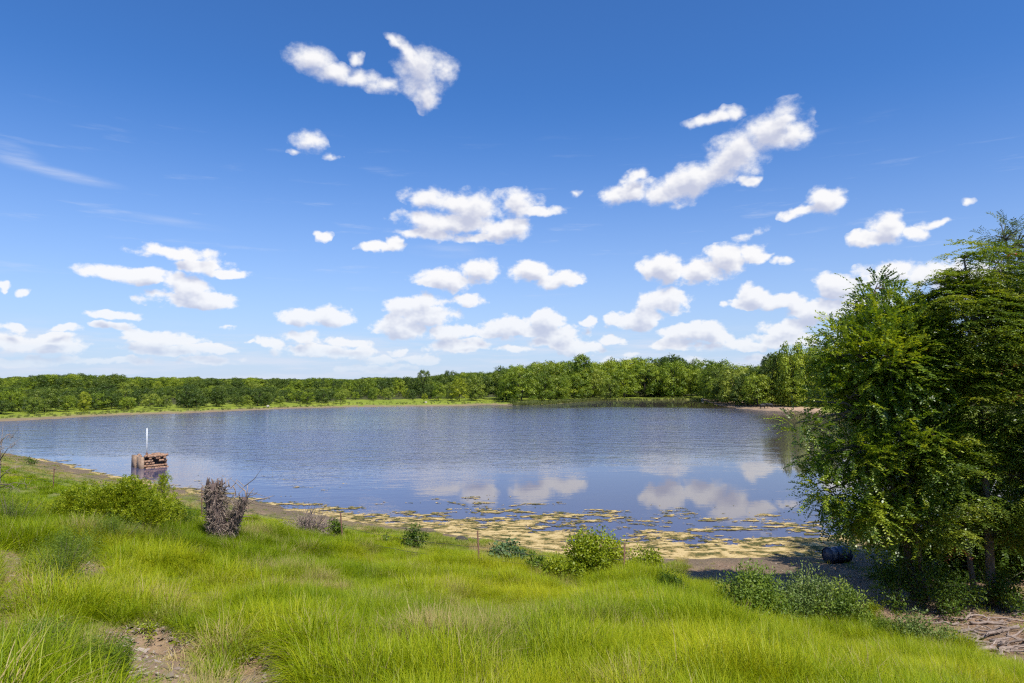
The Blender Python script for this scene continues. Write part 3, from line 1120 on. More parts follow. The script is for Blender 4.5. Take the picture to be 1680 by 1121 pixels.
def by_px(px, back, ytop, style, mat, label, name='broadleaf_tree', group=None, wid=1.0, cat='tree', var=None):
    """tree standing 'back' metres behind the far shore in the direction of a pixel column, its top at pixel row ytop"""
    y = FARY(px) + back
    x = at_depth(px, y)
    H = (top_z(ytop, y) - max(float(height(x, y)), 0)) / .985
    return far_tree(x, y, H, style, mat, label, name, cat, group, wid, var)


# trees that one can single out
by_px(213, 10, 652, 'flat', 't_green', 'small umbrella-shaped tree standing alone on the meadow near the water', name='lone_tree', wid=.92)
by_px(308, 17, 632, 'oak', 't_dark', 'wide dark rounded oak at the meadow edge with deep shade beneath', name='oak_tree', wid=.82)
by_px(361, 18, 633, 'oak', 't_dark', 'dark bushy oak beside the widest dark oak on the far meadow', name='oak_tree', wid=.66)
by_px(424, 14, 637, 'oak', 't_dark', 'dense dark oak with the cream boulder at its foot', name='oak_tree', wid=.66)
by_px(141, 9, 642, 'tall', 't_yellow', 'slim yellow-green tree standing out among the dark trees', name='yellow_tree', wid=.8)
by_px(60, 12, 651, 'round', 't_pale', 'bright light green rounded tree at the edge of the meadow', name='broadleaf_tree', wid=1.0)
by_px(695, 62, 606, 'oak', 't_dark', 'tall dark tree rising above the wood beside the flat-topped dark one', name='tall_dark_tree', wid=.48, var=1)
by_px(738, 66, 608, 'oak', 't_dark', 'flat-topped dark tree rising above the wood', name='tall_dark_tree', wid=.62, var=2)
by_px(697, 30, 646, 'bush', 't_yellow', 'small yellow-green bush at the wood edge behind the sandy shore', name='bush', cat='bush', wid=.7)
by_px(955, 16, 581, 'tall', 't_green', 'tallest leafy tree above the willow at the water', name='tall_tree', wid=.85)
by_px(1000, 3, 620, 'willow', 't_pale', 'pale rounded willow leaning out over the water edge', name='willow_tree', wid=1.0)
by_px(842, 4, 654, 'bush', 't_dark', 'low dark bush on the grassy tongue at the water', name='bush', cat='bush', wid=1.3)
by_px(1300, 22, 556, 'willow', 't_green', 'biggest tree of the far shore, behind the sandbar', name='large_tree', wid=.62)
by_px(1347, 20, 563, 'round', 't_green', 'large tree beside the biggest one behind the sandbar', name='large_tree', wid=.6)
by_px(1265, 24, 578, 'round', 't_dark', 'dark tree against the left side of the biggest tree behind the sandbar', name='large_tree', wid=.62)
by_px(1215, 16, 628, 'willow', 't_pale', 'low pale willow bush standing behind the sandbar', name='willow_tree', wid=.75)
by_px(1192, 14, 638, 'bush', 't_yellow', 'small yellow-green bush by the white rock shore', name='bush', cat='bush', wid=.8)

# the left shore: rows of low trees along the meadow and up the hillside
LAND = [(-20, 'at the far end of the long meadow'), (60, 'near the bright rounded tree on the meadow edge'), (141, 'near the slim yellow-green tree'),
        (213, 'behind the umbrella-shaped lone tree'), (308, 'near the widest dark oak'), (361, 'near the bushy oak on the meadow'),
        (430, 'near the cream boulder'), (500, 'where the meadow narrows'), (600, 'behind the bare sandy shore'),
        (695, 'near the tall dark tree on the skyline'), (740, 'near the flat-topped skyline tree'), (842, 'behind the low bush on the grassy tongue'),
        (900, 'behind the reeds'), (955, 'near the tallest tree above the willow'), (1005, 'behind the pale willow at the water'),
        (1080, 'behind the dark still water'), (1152, 'behind the white rock'), (1215, 'behind the low willow by the sandbar'),
        (1262, 'behind the black cattle'), (1310, 'near the biggest tree behind the sandbar'), (1400, 'beyond the sandbar, screened by near leaves')]
SHAPE = {'round': 'rounded', 'tall': 'slender', 'willow': 'drooping', 'oak': 'spreading', 'bush': 'bushy', 'flat': 'flat-topped'}
TONE = {'t_dark': 'dark green', 't_green': 'mid green', 't_pale': 'light green', 't_yellow': 'yellowish'}


def tree_label(px, style, mat, row):
    return '%s %s tree %s %s' % (SHAPE[style], TONE[mat], row, min(LAND, key=lambda q: abs(q[0] - px))[1])


placed = []


def spread(n, pxr, backr, top_fn, styles, mats, row, name, group, wid=(.8, 1.1), mind=5.0):
    k = tries = 0
    while k < n and tries < n * 40:
        tries += 1
        px = rng.uniform(*pxr)
        back = backr[0] + (backr[1] - backr[0]) * rng.uniform() ** 1.3
        y = FARY(min(px, 1310)) + back
        x = at_depth(px, y)
        if any((x - a) ** 2 + (y - b) ** 2 < mind ** 2 for a, b in placed): continue
        z = max(float(height(x, y)), 0)
        H = top_fn(px, back, y, z)
        if H < 2.5: continue
        placed.append((x, y))
        mt = mats[rng.integers(len(mats))]
        sty = styles[rng.integers(len(styles))]
        far_tree(x, y, H, sty, mt, tree_label(px, sty, mt, row), name, 'tree', group, rng.uniform(*wid))
        k += 1
    return k


edge_y = lambda px: np.interp(px, [0, 130, 230, 300, 420, 520, 560], [16, 16, 20, 18, 14, 10, 10])
spread(60, (-60, 560), (15, 34), lambda px, b, y, z: rng.uniform(2.7, 5.6), ['round', 'oak', 'round', 'bush'],
       ['t_dark', 't_dark', 't_green', 't_dark', 't_dark', 't_pale'], 'edging the meadow', 'broadleaf_tree', 'low wood behind the long meadow shore', (.95, 1.4), 3.4)
spread(120, (-60, 600), (36, 120), lambda px, b, y, z: max(3.2, top_z(np.interp(b, [36, 120], [644, 629]) + rng.uniform(-5, 5), y) - z), ['round', 'oak', 'round', 'oak'],
       ['t_dark', 't_green', 't_dark', 't_dark', 't_pale'], 'up the rise',
       'broadleaf_tree', 'trees on the rise behind the long meadow shore', (1.1, 1.6), 5.0)
# the tall wood in the middle and to the right
prof = lambda px: np.interp(px, [560, 620, 660, 700, 760, 800, 830, 900, 940, 990, 1040, 1100, 1180, 1240, 1300, 1350, 1420],
                            [628, 625, 623, 622, 617, 607, 599, 593, 590, 592, 586, 583, 590, 598, 575, 575, 590])
def front_top(px, b, y, z):
    f = rng.uniform(.62, 1.0)
    return max(5.0, (top_z(prof(px) + rng.uniform(-3, 5), y) - z) * f)


gr = 'thick wood behind the far shore'
spread(26, (565, 850), (36, 60), lambda px, b, y, z: max(4, (top_z(prof(px) + rng.uniform(6, 24), y) - z)), ['round', 'round', 'oak', 'bush'],
       ['t_dark', 't_green', 't_dark', 't_green', 't_pale'], 'edging the wood', 'wood_tree', gr, (.7, 1.0), 5.5)
spread(40, (820, 1260), (15, 36), front_top, ['round', 'round', 'willow', 'round'], ['t_green', 't_green', 't_pale', 't_green', 't_dark'],
       'at the wood front', 'wood_tree', gr, (.85, 1.2), 5.0)
spread(46, (560, 1420), (28, 75), lambda px, b, y, z: (top_z(prof(px) + rng.uniform(-2, 6), y) - z), ['round', 'round', 'oak'],
       ['t_green', 't_green', 't_dark', 't_pale', 't_yellow'], 'deep in the wood', 'wood_tree', gr, (.75, 1.0), 6.5)
spread(16, (1170, 1440), (14, 34), lambda px, b, y, z: rng.uniform(5, 10), ['round', 'willow', 'bush'], ['t_dark', 't_green', 't_dark'],
       'low in the wood',
       'wood_tree', 'smaller trees behind the sandbar', (.8, 1.1), 4.5)


# wood going on beyond the single trees: one mass
def far_forest():
    pts, scl = [], []
    for k in range(5200):
        a = rng.uniform(-R(46), R(46))
        r = 240 + 1300 * rng.uniform() ** 1.6
        x, y = r * math.sin(a), r * math.cos(a)
        pts.append((x, y))
    pts = np.array(pts)
    dn, df = dist_chain(pts[:, 0], pts[:, 1], NEAR), dist_chain(pts[:, 0], pts[:, 1], FAR)
    z = height(pts[:, 0], pts[:, 1])
    px, py = project(pts[:, 0], pts[:, 1], z)
    minb = np.where(px < 560, 110, 72)
    ok = ~inside(pts[:, 0], pts[:, 1], POLY) & (df > minb)
    pts, z, px = pts[ok], z[ok], px[ok]
    n = len(pts)
    lim = np.interp(px, [-200, 0, 60, 170, 300, 400, 560, 640, 700, 760, 810, 860, 1000, 1200, 1800], [624, 621, 618, 618, 622, 623, 624, 623, 621, 617, 610, 604, 598, 598, 590])
    lim = lim + (fbm(px * .018, px * 0 + 3.3, 4, 160) - .5) * 7
    Hm = np.array([top_z(l, y) for l, y in zip(lim, pts[:, 1])]) - z
    H = rng.uniform(5, 9, n)
    H = np.where(px > 600, rng.uniform(9, 14, n), H)
    H = np.minimum(H, Hm * rng.uniform(.78, 1.2, n))
    ok = H > 2.5
    pts, z, H = pts[ok], z[ok], H[ok]
    n = len(pts)
    protos = [crown_with(PROTO['round'][k][0], m) for k in (0, 1, 2) for m in ('t_green', 't_dark')] + [crown_with(PROTO['oak'][0][0], 't_dark'), crown_with(PROTO['tall'][0][0], 't_pale')]
    s = np.stack([H * rng.uniform(.95, 1.4, n), H * rng.uniform(.95, 1.4, n), H], -1)
    rot = np.stack([np.zeros(n), np.zeros(n), rng.uniform(0, 6.28, n)], -1)
    scatter('far_wood', np.column_stack([pts, z - .1]), rot, s, rng.integers(0, len(protos), n), protos,
            'mass of distant woodland covering the low hills to the skyline', 'woodland')
    print('far wood', n, 'single trees', tree_n)


far_forest()

# reeds on the grassy tongue and along the far waterline
RT = [tuft('reed_tuft', 40, .5, .6, 1.3, .25, .05, M['reed'], seg=3) for _ in range(3)]


def build_reeds():
    pxs = np.concatenate([rng.uniform(842, 985, 420), rng.uniform(985, 1150, 120), rng.uniform(560, 840, 160), rng.uniform(-20, 560, 260)])
    back = np.concatenate([rng.uniform(.3, 9, 420), rng.uniform(.3, 4, 120), rng.uniform(7, 22, 160), rng.uniform(3.5, 9, 260)])
    y = np.array([FARY(p) for p in pxs]) + back
    x = (pxs - CX) / FPX * y
    z = np.maximum(height(x, y), 0)
    n = len(x)
    s = np.where(pxs < 840, rng.uniform(.3, .7, n), rng.uniform(.7, 1.35, n))
    scatter('reeds', np.column_stack([x, y, z - .05]), np.stack([0 * x, 0 * x, rng.uniform(0, 6, n)], -1), np.stack([s, s, s], -1),
            rng.integers(0, 3, n), RT, 'reeds and rough grass along the far waterline', 'reeds')


build_reeds()


# ------------------------------------------------------------------ the trees on the near bank
def sprays(G, C, D, L, n, leaf, wid, tone, flat=1.0, droop=.25):
    """leafy twigs: base C, direction D, length L, n leaves each in two ranks"""
    m = len(C)
    D = D / (np.linalg.norm(D, axis=1)[:, None] + 1e-9)
    up = np.tile([0, 0, 1.0], (m, 1)) * flat + unit(m) * .55
    S = np.cross(D, up)
    S /= np.linalg.norm(S, axis=1)[:, None] + 1e-9
    N = np.cross(S, D)
    u = (np.arange(n) + .6) / n
    P = C[:, None, :] + D[:, None, :] * (L[:, None] * u)[..., None]
    P[..., 2] -= droop * L[:, None] * u[None, :] ** 2
    sg = np.where(np.arange(n) % 2 == 0, 1.0, -1.0)
    ld = S[:, None, :] * sg[None, :, None] * .9 + D[:, None, :] * .55 + rng.normal(0, .22, (m, n, 3))
    ld[..., 2] -= droop * .5
    nn = N[:, None, :] + rng.normal(0, .30, (m, n, 3))
    ln = leaf * rng.uniform(.7, 1.2, (m, n))
    tn = np.clip(tone[:, None] + rng.normal(0, .12, (m, n)), 0, 1) + np.where(tone > 1.2, 2.0, 0)[:, None]
    G.leaves(P.reshape(-1, 3), ld.reshape(-1, 3), nn.reshape(-1, 3), ln.ravel(), (ln * wid).ravel(), tn.ravel())


def crown_points(ells, n, shell=.5):
    """points through a set of ellipsoids, towards their outside, with gaps"""
    e = np.array(ells, float)
    wt = e[:, 3] * e[:, 4] * e[:, 5]
    if e.shape[1] > 6: wt = wt * e[:, 6]
    wt /= wt.sum()
    k = rng.choice(len(e), n * 2, p=wt)
    u = unit(n * 2)
    r = shell + (1 - shell) * rng.uniform(0, 1, n * 2) ** .6
    P = e[k, :3] + u * e[k, 3:6] * r[:, None]
    gap = fbm(P[:, 0] * .9 + P[:, 1] * .7, P[:, 2] * 1.1 + P[:, 1] * .4, 3, 140)
    keep = np.argsort(-(gap + rng.uniform(0, .35, n * 2)))[:n]
    return P[keep], u[keep]


def near_tree(name, label, base, ells, n_tw, leaf, wid, per, L, mat, trunk_r, style='spray', stems=1, rust=0.0, lean=(0, 0), tone0=.38):
    bx, by, bz = base
    root = thing(name, label, 'tree', (bx, by, bz - .08))
    ells = [tuple(q) for q in ells]
    E = np.array([q[:6] for q in ells]) - np.array([bx, by, bz, 0, 0, 0])
    E2 = [tuple(a) + tuple(q[6:]) for a, q in zip(E, ells)]
    P, U = crown_points(E2, n_tw)
    G = Geo()
    if style == 'spray':
        D = U * 1.0 + unit(n_tw) * .55 + np.array([0, 0, .25])
        tone = np.clip(tone0 + (fbm(P[:, 0] * 1.6, P[:, 2] * 1.6, 3, 150) - .5) * 1.2 + rng.normal(0, .18, n_tw), 0, 1)
        sprays(G, P, D, rng.uniform(*L, n_tw), per, leaf, wid, tone)
    else:                                     # whorls of drooping fronds in level tiers
        m = 6
        th = (np.arange(m) / m * 2 * np.pi)[None, :] + rng.uniform(0, 6.28, n_tw)[:, None]
        D = np.stack([np.cos(th), np.sin(th), rng.uniform(-.1, .35, th.shape)], -1)
        D += U[:, None, :] * .6
        tone = np.clip(tone0 + (fbm(P[:, 0] * 1.4, P[:, 2] * 1.8, 3, 151) - .5) * 1.1 + rng.normal(0, .18, n_tw), 0, 1)
        tone = np.where(rng.uniform(size=n_tw) < rust, 1.5, tone)
        sprays(G, np.repeat(P, m, 0), D.reshape(-1, 3), rng.uniform(*L, n_tw * m), per, leaf, wid, np.repeat(tone, m), 1.6, .45)
    T = Geo()
    top = E[np.argmax(E[:, 2]), :3]
    nodes = []
    for q in range(stems):
        off = np.array([rng.uniform(-.5, .5), rng.uniform(-.4, .4), 0]) * (q > 0)
        end = (E[:, :3].mean(0) * .55 + top * .45) + off * 3 * (q > 0)
        k = np.linspace(0, 1, 9)[:, None]
        pts = off * (1 - k) + end * k + np.sin(k * 5 + q) * np.array([.12, .08, 0]) * k
        pts[:, 2] = (end[2] * k[:, 0])
        pts[0, 2] = -.15
        rr = np.linspace(trunk_r, trunk_r * .25, 9) * (1 if q == 0 else .6)
        rr[0] *= 1.35
        T.tube(pts, rr, 9, jitter=.07)
        nodes += list(pts[2:])
    nodes = np.array(nodes)
    ends = []
    for e in E:
        c = e[:3]
        d = np.linalg.norm(nodes - c, axis=1) + np.where(nodes[:, 2] > c[2] + .3, 5, 0)
        a = nodes[np.argmin(d)]
        mid = a * .5 + c * .5 + np.array([0, 0, .25])
        pts = np.array([a, a * .75 + mid * .25, mid, c])
        T.tube(pts, (trunk_r * .42, trunk_r * .36, trunk_r * .28, trunk_r * .14), 6)
        ends += [mid, c]
    ends = np.vstack([np.array(ends), nodes])
    for i in range(0, len(P), max(1, len(P) // 420)):
        c = P[i]
        a = ends[np.argmin(np.linalg.norm(ends - c, axis=1))]
        T.tube([a, a * .5 + c * .5 + np.array([0, 0, .08]), c], (.022, .014, .006), 4, cap=False)
    obj('trunk', T.mesh(name + '_trunk', M['bark']), root)
    obj('crown', G.mesh(name + '_crown', M[mat]), root)
    return root


def ell(px, py, rx, ry, y, ry_depth=None, w=1.0):
    k = y / FPX
    return ((px - CX) * k, y, top_z(py, y), rx * k, (ry_depth or (rx + ry) / 2 * k), ry * k, w)


def base_pt(px, y):
    x = (px - CX) / FPX * y
    return (x, y, float(height(x, y)))


yA, yB, yC = 22.0, 21.2, 27.0
near_tree('elm_tree', 'leafy elm with long arching twigs reaching out over the water', base_pt(1492, 22.4),
          [ell(1448, 600, 78, 92, yA, 1.6), ell(1392, 650, 62, 46, yA, 1.2), ell(1345, 682, 42, 26, yA, .8), ell(1400, 742, 52, 46, yA, 1.2),
           ell(1412, 812, 46, 54, yA, 1.2), ell(1478, 720, 72, 120, yA, 1.7), ell(1450, 520, 44, 44, yA, .9, .5), ell(1484, 850, 58, 50, yA, 1.3),
           ell(1380, 580, 40, 34, yA, .8, .5), ell(1305, 690, 24, 10, yA, .4, 7), ell(1330, 700, 30, 14, yA, .5, 4), ell(1335, 655, 30, 18, yA, .5, 2.5), ell(1345, 745, 28, 16, yA, .5, 3), ell(1350, 790, 30, 34, yA, .6), ell(1388, 838, 30, 24, yA, .7), ell(1500, 590, 56, 100, yA, 1.2), ell(1510, 700, 50, 90, yA, 1.2), ell(1380, 540, 26, 12, yA, .4, 3), ell(1440, 470, 34, 14, yA, .4, 1.5), ell(1350, 800, 22, 22, yA, .5, 2)],
          6800, .105, .55, 22, (.40, .95), 'elm', .14, 'spray', 2, tone0=.52)
near_tree('frond_tree', 'tall tree with tiers of drooping compound leaves and rusty seed clusters', base_pt(1612, 21.6),
          [ell(1600, 545, 82, 98, yB, 1.8), ell(1628, 452, 58, 56, yB, 1.2), ell(1560, 505, 52, 66, yB, 1.2), ell(1660, 640, 100, 110, yB, 2.0),
           ell(1562, 650, 76, 98, yB, 1.6), ell(1650, 778, 100, 72, yB, 1.9), ell(1706, 510, 78, 125, yB, 1.8), ell(1552, 770, 66, 66, yB, 1.5),
           ell(1730, 700, 92, 140, yB, 2.0), ell(1588, 420, 26, 30, yB, .6, .6), ell(1532, 570, 40, 70, yB, 1.0), ell(1690, 850, 80, 44, yB, 1.4), ell(1540, 850, 56, 40, yB, 1.2)],
          4000, .095, .42, 12, (.32, .56), 'frond', .15, 'frond', 2, rust=.010, tone0=.52)
near_tree('willow_tree', 'pale feathery willow rising behind the tree with drooping compound leaves', base_pt(1672, yC),
          [ell(1655, 388, 26, 30, yC, .8), ell(1692, 405, 34, 40, yC, 1.0), ell(1645, 430, 26, 30, yC, .8), ell(1690, 520, 70, 110, yC, 1.6)],
          1500, .13, .22, 18, (.4, .8), 'willow', .16, 'spray', 1, tone0=.5)
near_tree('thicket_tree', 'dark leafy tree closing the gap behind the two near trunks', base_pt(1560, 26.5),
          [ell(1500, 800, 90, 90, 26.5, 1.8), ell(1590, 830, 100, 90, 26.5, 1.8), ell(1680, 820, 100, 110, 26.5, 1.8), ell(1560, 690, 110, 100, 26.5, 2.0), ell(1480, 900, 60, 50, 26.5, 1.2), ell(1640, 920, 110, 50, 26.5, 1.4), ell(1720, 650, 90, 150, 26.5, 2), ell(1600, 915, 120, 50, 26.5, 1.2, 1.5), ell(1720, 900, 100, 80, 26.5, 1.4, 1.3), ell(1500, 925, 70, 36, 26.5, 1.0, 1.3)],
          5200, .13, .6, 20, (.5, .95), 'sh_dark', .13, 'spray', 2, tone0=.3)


# ------------------------------------------------------------------ shrubs and weeds
def shrub(name, label, px, py, wpx, hpx, mat, n=900, leaf=.05, kind='dome', cat='shrub', group=None, sparse=1.0, ratio=.5):
    g = ground_at(px, py)
    k = math.hypot(g[1], g[0] * .0) / FPX
    W, H = wpx * k, hpx * k
    root = thing(name, label, cat, (g[0], g[1], g[2] - .02), group=group)
    G, S = Geo(), Geo()
    ns = 7 if kind != 'upright' else 9
    lumps = []
    for i in range(int(ns * (2 if kind == 'dome' else 3))):
        th = rng.uniform(0, 6.28)
        rr = rng.uniform(0, .46) * W
        zz = H * rng.uniform(.25, .78) * (1 - .45 * (rr / (.5 * W)) ** 2)
        lumps.append((rr * math.cos(th), rr * math.sin(th), zz, rng.uniform(.15, .26) * min(W, H * 1.3)))
    for i, (x, y, z, r) in enumerate(lumps):
        S.tube([(x * .12, y * .12, -.05), (x * .5, y * .5, z * .5), (x, y, z + r * .7)], np.array((.012, .009, .004)) * min(1.0, H * .7), 5)
    lp = np.array(lumps)
    m = max(4, int(n / len(lumps)))
    for (x, y, z, r) in lumps:
        r = r * 1.15
        u = unit(m)
        P = np.array([x, y, z]) + u * (r * rng.uniform(.3, 1.1, m))[:, None]
        P[:, 2] = np.maximum(P[:, 2], .02)
        if kind == 'juniper':
            D = u * .6 + np.array([x, y, 0]) * .4 / (W + .01) + np.array([0, 0, .7]) + unit(m) * .3
            sprays(G, P, D, rng.uniform(.10, .22, m), 8, leaf, ratio, np.clip(.5 + rng.normal(0, .2, m), 0, 1), .3, .1)
        elif kind == 'upright':
            D = u * .35 + np.array([0, 0, 1.0])
            sprays(G, P, D, rng.uniform(.12, .30, m), 7, leaf, ratio, np.clip(.45 + rng.normal(0, .2, m), 0, 1), .2, .05)
        else:
            G.leaves(P, u * .6 + unit(m) * .7 + np.array([0, 0, .1]), u + unit(m) * .5 + np.array([0, 0, .4]), leaf * rng.uniform(.7, 1.25, m), leaf * ratio * rng.uniform(.8, 1.2, m),
                     np.clip(.42 + .18 * rng.normal() + rng.normal(0, .16, m), 0, 1))
    obj('stems', S.mesh(name + '_stems', M['bark']), root)
    obj('foliage', G.mesh(name + '_foliage', M[mat]), root)
    return root


def twigs(name, label, px, py, wpx, hpx, n=60, cat='brush', mat='deadwood', thick=.008, up=.5):
    g = ground_at(px, py)
    k = g[1] / FPX
    W, H = wpx * k, hpx * k
    root = thing(name, label, cat, (g[0], g[1], g[2] - .02))
    G, S = Geo(), Geo()
    for i in range(n):
        th = rng.uniform(0, 6.28)
        rr = W * .5 * rng.uniform(0, 1) ** .7
        a = np.array([math.cos(th) * rr * .4, math.sin(th) * rr * .4, rng.uniform(-.02, .25) * H])
        e = np.array([math.cos(th) * rr, math.sin(th) * rr, H * rng.uniform(.15, 1) * (1 - .5 * rr / (W * .5)) * (.5 + up)])
        mid = (a + e) / 2 + unit(1)[0] * .1 * W
        mid[2] = abs(mid[2])
        (S if i < 8 else G).tube([a, mid, e], (thick * (2 if i < 8 else 1), thick * .8, thick * .35), 4, tone=rng.uniform(0, 1), cap=False)
    obj('main_stems', S.mesh(name + '_stems', M[mat]), root)
    obj('twigs', G.mesh(name + '_twigs', M[mat]), root)
    return root


shrub('juniper_bush', 'feathery yellow-green juniper bush with a dark stem, before the brick ruin', 208, 874, 130, 89, 'sh_yellow', 5200, .08, 'juniper', ratio=.42)
shrub('juniper_bush', 'low sprawling yellow-green juniper to the side of the taller juniper', 118, 868, 140, 58, 'sh_yellow', 2600, .075, 'juniper', ratio=.42)
shrub('juniper_bush', 'thin feathery juniper tip standing against the algae by the brick ruin', 268, 812, 34, 36, 'sh_yellow', 420, .08, 'juniper', ratio=.42)
shrub('weed_clump', 'dark rounded green weed clump between juniper and stump', 292, 878, 80, 46, 'sh_dark', 900, .05, 'upright', cat='weed', ratio=.3)
twigs('dead_bush', 'small pale grey dead bush between juniper and stump', 268, 868, 46, 34, 70)
shrub('waterside_bush', 'tiny dark bush on the bank near the dead sapling', 50, 763, 20, 12, 'sh_dark', 220, .16)
shrub('sapling', 'small dark leafy sapling right beside the leaning rusty post', 553, 884, 30, 42, 'sh_dark', 800, .10)
shrub('sapling', 'dark green leafy sapling midway between the two rusty posts', 680, 902, 38, 46, 'sh_dark', 1000, .10)
shrub('sapling', 'very small green sapling near the dark rock on the bank', 634, 892, 16, 18, 'sh_green', 160, .08)
shrub('poplar_sapling', 'bushy blue-green sapling beside the straight rusty post', 830, 940, 56, 60, 'sh_blue', 2000, .10, ratio=.75)
shrub('sapling', 'narrow green sapling between blue-green sapling and vine bush', 878, 946, 36, 48, 'sh_green', 1100, .09)
shrub('vine_bush', 'large yellow-green vine-covered bush at the edge of the algae', 972, 958, 110, 92, 'sh_yellow', 7000, .085, ratio=.7)
shrub('vine_bush', 'low yellow-green vine mound against the foot of the large vine bush', 918, 956, 72, 48, 'sh_yellow', 2200, .085, ratio=.7)
shrub('vine_bush', 'smaller yellow-green vine bush with dry purple-grey twigs below', 1062, 950, 72, 52, 'sh_yellow', 2400, .085, ratio=.7)
twigs('dead_bush', 'dry grey-brown twiggy bush beside the smaller vine bush', 1088, 962, 56, 44, 90)
shrub('weed_clump', 'dark green weed clump below the dry twiggy bush', 1098, 984, 58, 34, 'sh_dark', 700, .055, 'upright', cat='weed', ratio=.35)
shrub('weed_clump', 'small bright yellow-green tuft alone on the bare ground', 1166, 978, 30, 20, 'sh_yellow', 320, .05, 'upright', cat='weed', ratio=.2)
shrub('goldenrod_bush', 'dense upright green bush nearest the bare bank edge', 1232, 1028, 108, 104, 'sh_green', 8000, .08, ratio=.45)
shrub('goldenrod_bush', 'wide grey-green bush in front of the tree shadow', 1325, 1026, 128, 104, 'sh_grey', 9500, .08, ratio=.45)
shrub('goldenrod_bush', 'leafy green bush joined to the wide grey-green bush', 1385, 1034, 74, 84, 'sh_green', 3400, .08, ratio=.45)
shrub('goldenrod_bush', 'low grey-green bush beside the scattered branches', 1514, 1070, 88, 64, 'sh_grey', 2800, .07, ratio=.45)
shrub('goldenrod_bush', 'small green clump beside the low grey-green bush', 1458, 1054, 52, 34, 'sh_green', 460, .05, 'upright', ratio=.34)
shrub('weed_clump', 'yellowish weed tuft at the edge of the tree shadow', 1432, 1014, 34, 20, 'sh_yellow', 260, .05, 'upright', cat='weed', ratio=.3)
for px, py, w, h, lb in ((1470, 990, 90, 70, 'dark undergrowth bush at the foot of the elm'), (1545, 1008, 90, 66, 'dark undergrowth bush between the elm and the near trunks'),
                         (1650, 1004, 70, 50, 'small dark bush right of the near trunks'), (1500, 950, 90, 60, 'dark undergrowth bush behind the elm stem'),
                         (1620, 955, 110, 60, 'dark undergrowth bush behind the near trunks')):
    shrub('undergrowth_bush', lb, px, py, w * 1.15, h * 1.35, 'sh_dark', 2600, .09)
shrub('broadleaf_weed', 'dark broad-leaved weed beside the bare soil patch', 92, 968, 96, 54, 'sh_dark', 1100, .035, cat='weed')
for px, py, w, h, lb in ((240, 1046, 80, 26, 'yellow-green weed hanging over the deeper eroded hollow'), (318, 1058, 80, 26, 'yellowish ferny weed beside the eroded hollow'),
                         (420, 1076, 84, 24, 'yellowish weed over the smaller eroded hollow'), (130, 1002, 110, 24, 'low yellow-green weed below the dark broad-leaved weed'),
                         (520, 1100, 80, 24, 'low yellowish weed at the tall grass edge')):
    shrub('ferny_weed', lb, px, py, w, h, 'sh_yellow', 420, .045, cat='weed', ratio=.35)
for px, py, w, h, lb in ((60, 1090, 120, 36, 'grey-green narrow-leaved weed on the thin grass'), (150, 1122, 110, 36, 'narrow-leaved weed below the bare soil'),
                         (20, 870, 90, 70, 'tall grey-green weeds below the dead sapling'), (98, 950, 130, 78, 'big shaggy green weed clump above the dark broad-leaved weed'), (180, 900, 110, 50, 'green weed clump below the taller juniper')):
    shrub('narrow_weed', lb, px, py, w, h, 'sh_green', 1100, .045, 'upright', cat='weed', ratio=.18)
twigs('brush_pile', 'heap of grey dead twigs beside the leaning rusty post', 505, 880, 104, 66, 360, thick=.014, up=.35)


# dead sapling at the edge of the view, with seed stalk
def dead_sapling():
    g = ground_at(-4, 850)
    k = g[1] / FPX
    root = thing('dead_sapling', 'bare grey dead sapling with crooked side branches', 'sapling', (g[0], g[1], g[2]))
    S = Geo()
    H = 150 * k
    S.tube([(0, 0, -.1), (.02, 0, H * .4), (-.01, .02, H * .7), (.05, 0, H)], (.028, .022, .012, .004), 6, jitter=.1)
    obj('stem', S.mesh('sapling_stem', M['vine']), root)
    for dx, dz, z0 in ((.95, .05, .32), (.75, .22, .42), (-.6, .2, .5), (.45, .25, .62), (.3, .1, .82), (-.3, .12, .7), (.8, -.12, .36)):
        B = Geo()
        a = np.array([0, 0, z0 * H])
        e = a + np.array([dx, rng.uniform(-.3, .3), dz * 2])
        m = (a + e) / 2 + np.array([0, 0, .12])
        B.tube([a, m, e], (.016, .011, .004), 5, tone=rng.uniform(0, 1))
        for j in range(7):
            q = a + (e - a) * rng.uniform(.3, 1)
            B.tube([q, q + unit(1)[0] * .12, q + unit(1)[0] * .22 + np.array([0, 0, .08])], (.006, .005, .002), 4, tone=.8, cap=False)
        obj('branch', B.mesh('sapling_branch', M['vine']), root)
    K = Geo()
    for j in range(90):
        q = np.array([rng.normal(0, .05), rng.normal(0, .05), H * rng.uniform(.52, .86)])
        K.tube([q, q + unit(1)[0] * .07], (.008, .003), 4, tone=rng.uniform(.3, 1), cap=False)
    obj('dry_leaves', K.mesh('sapling_dry_leaves', M['vine']), root)


dead_sapling()


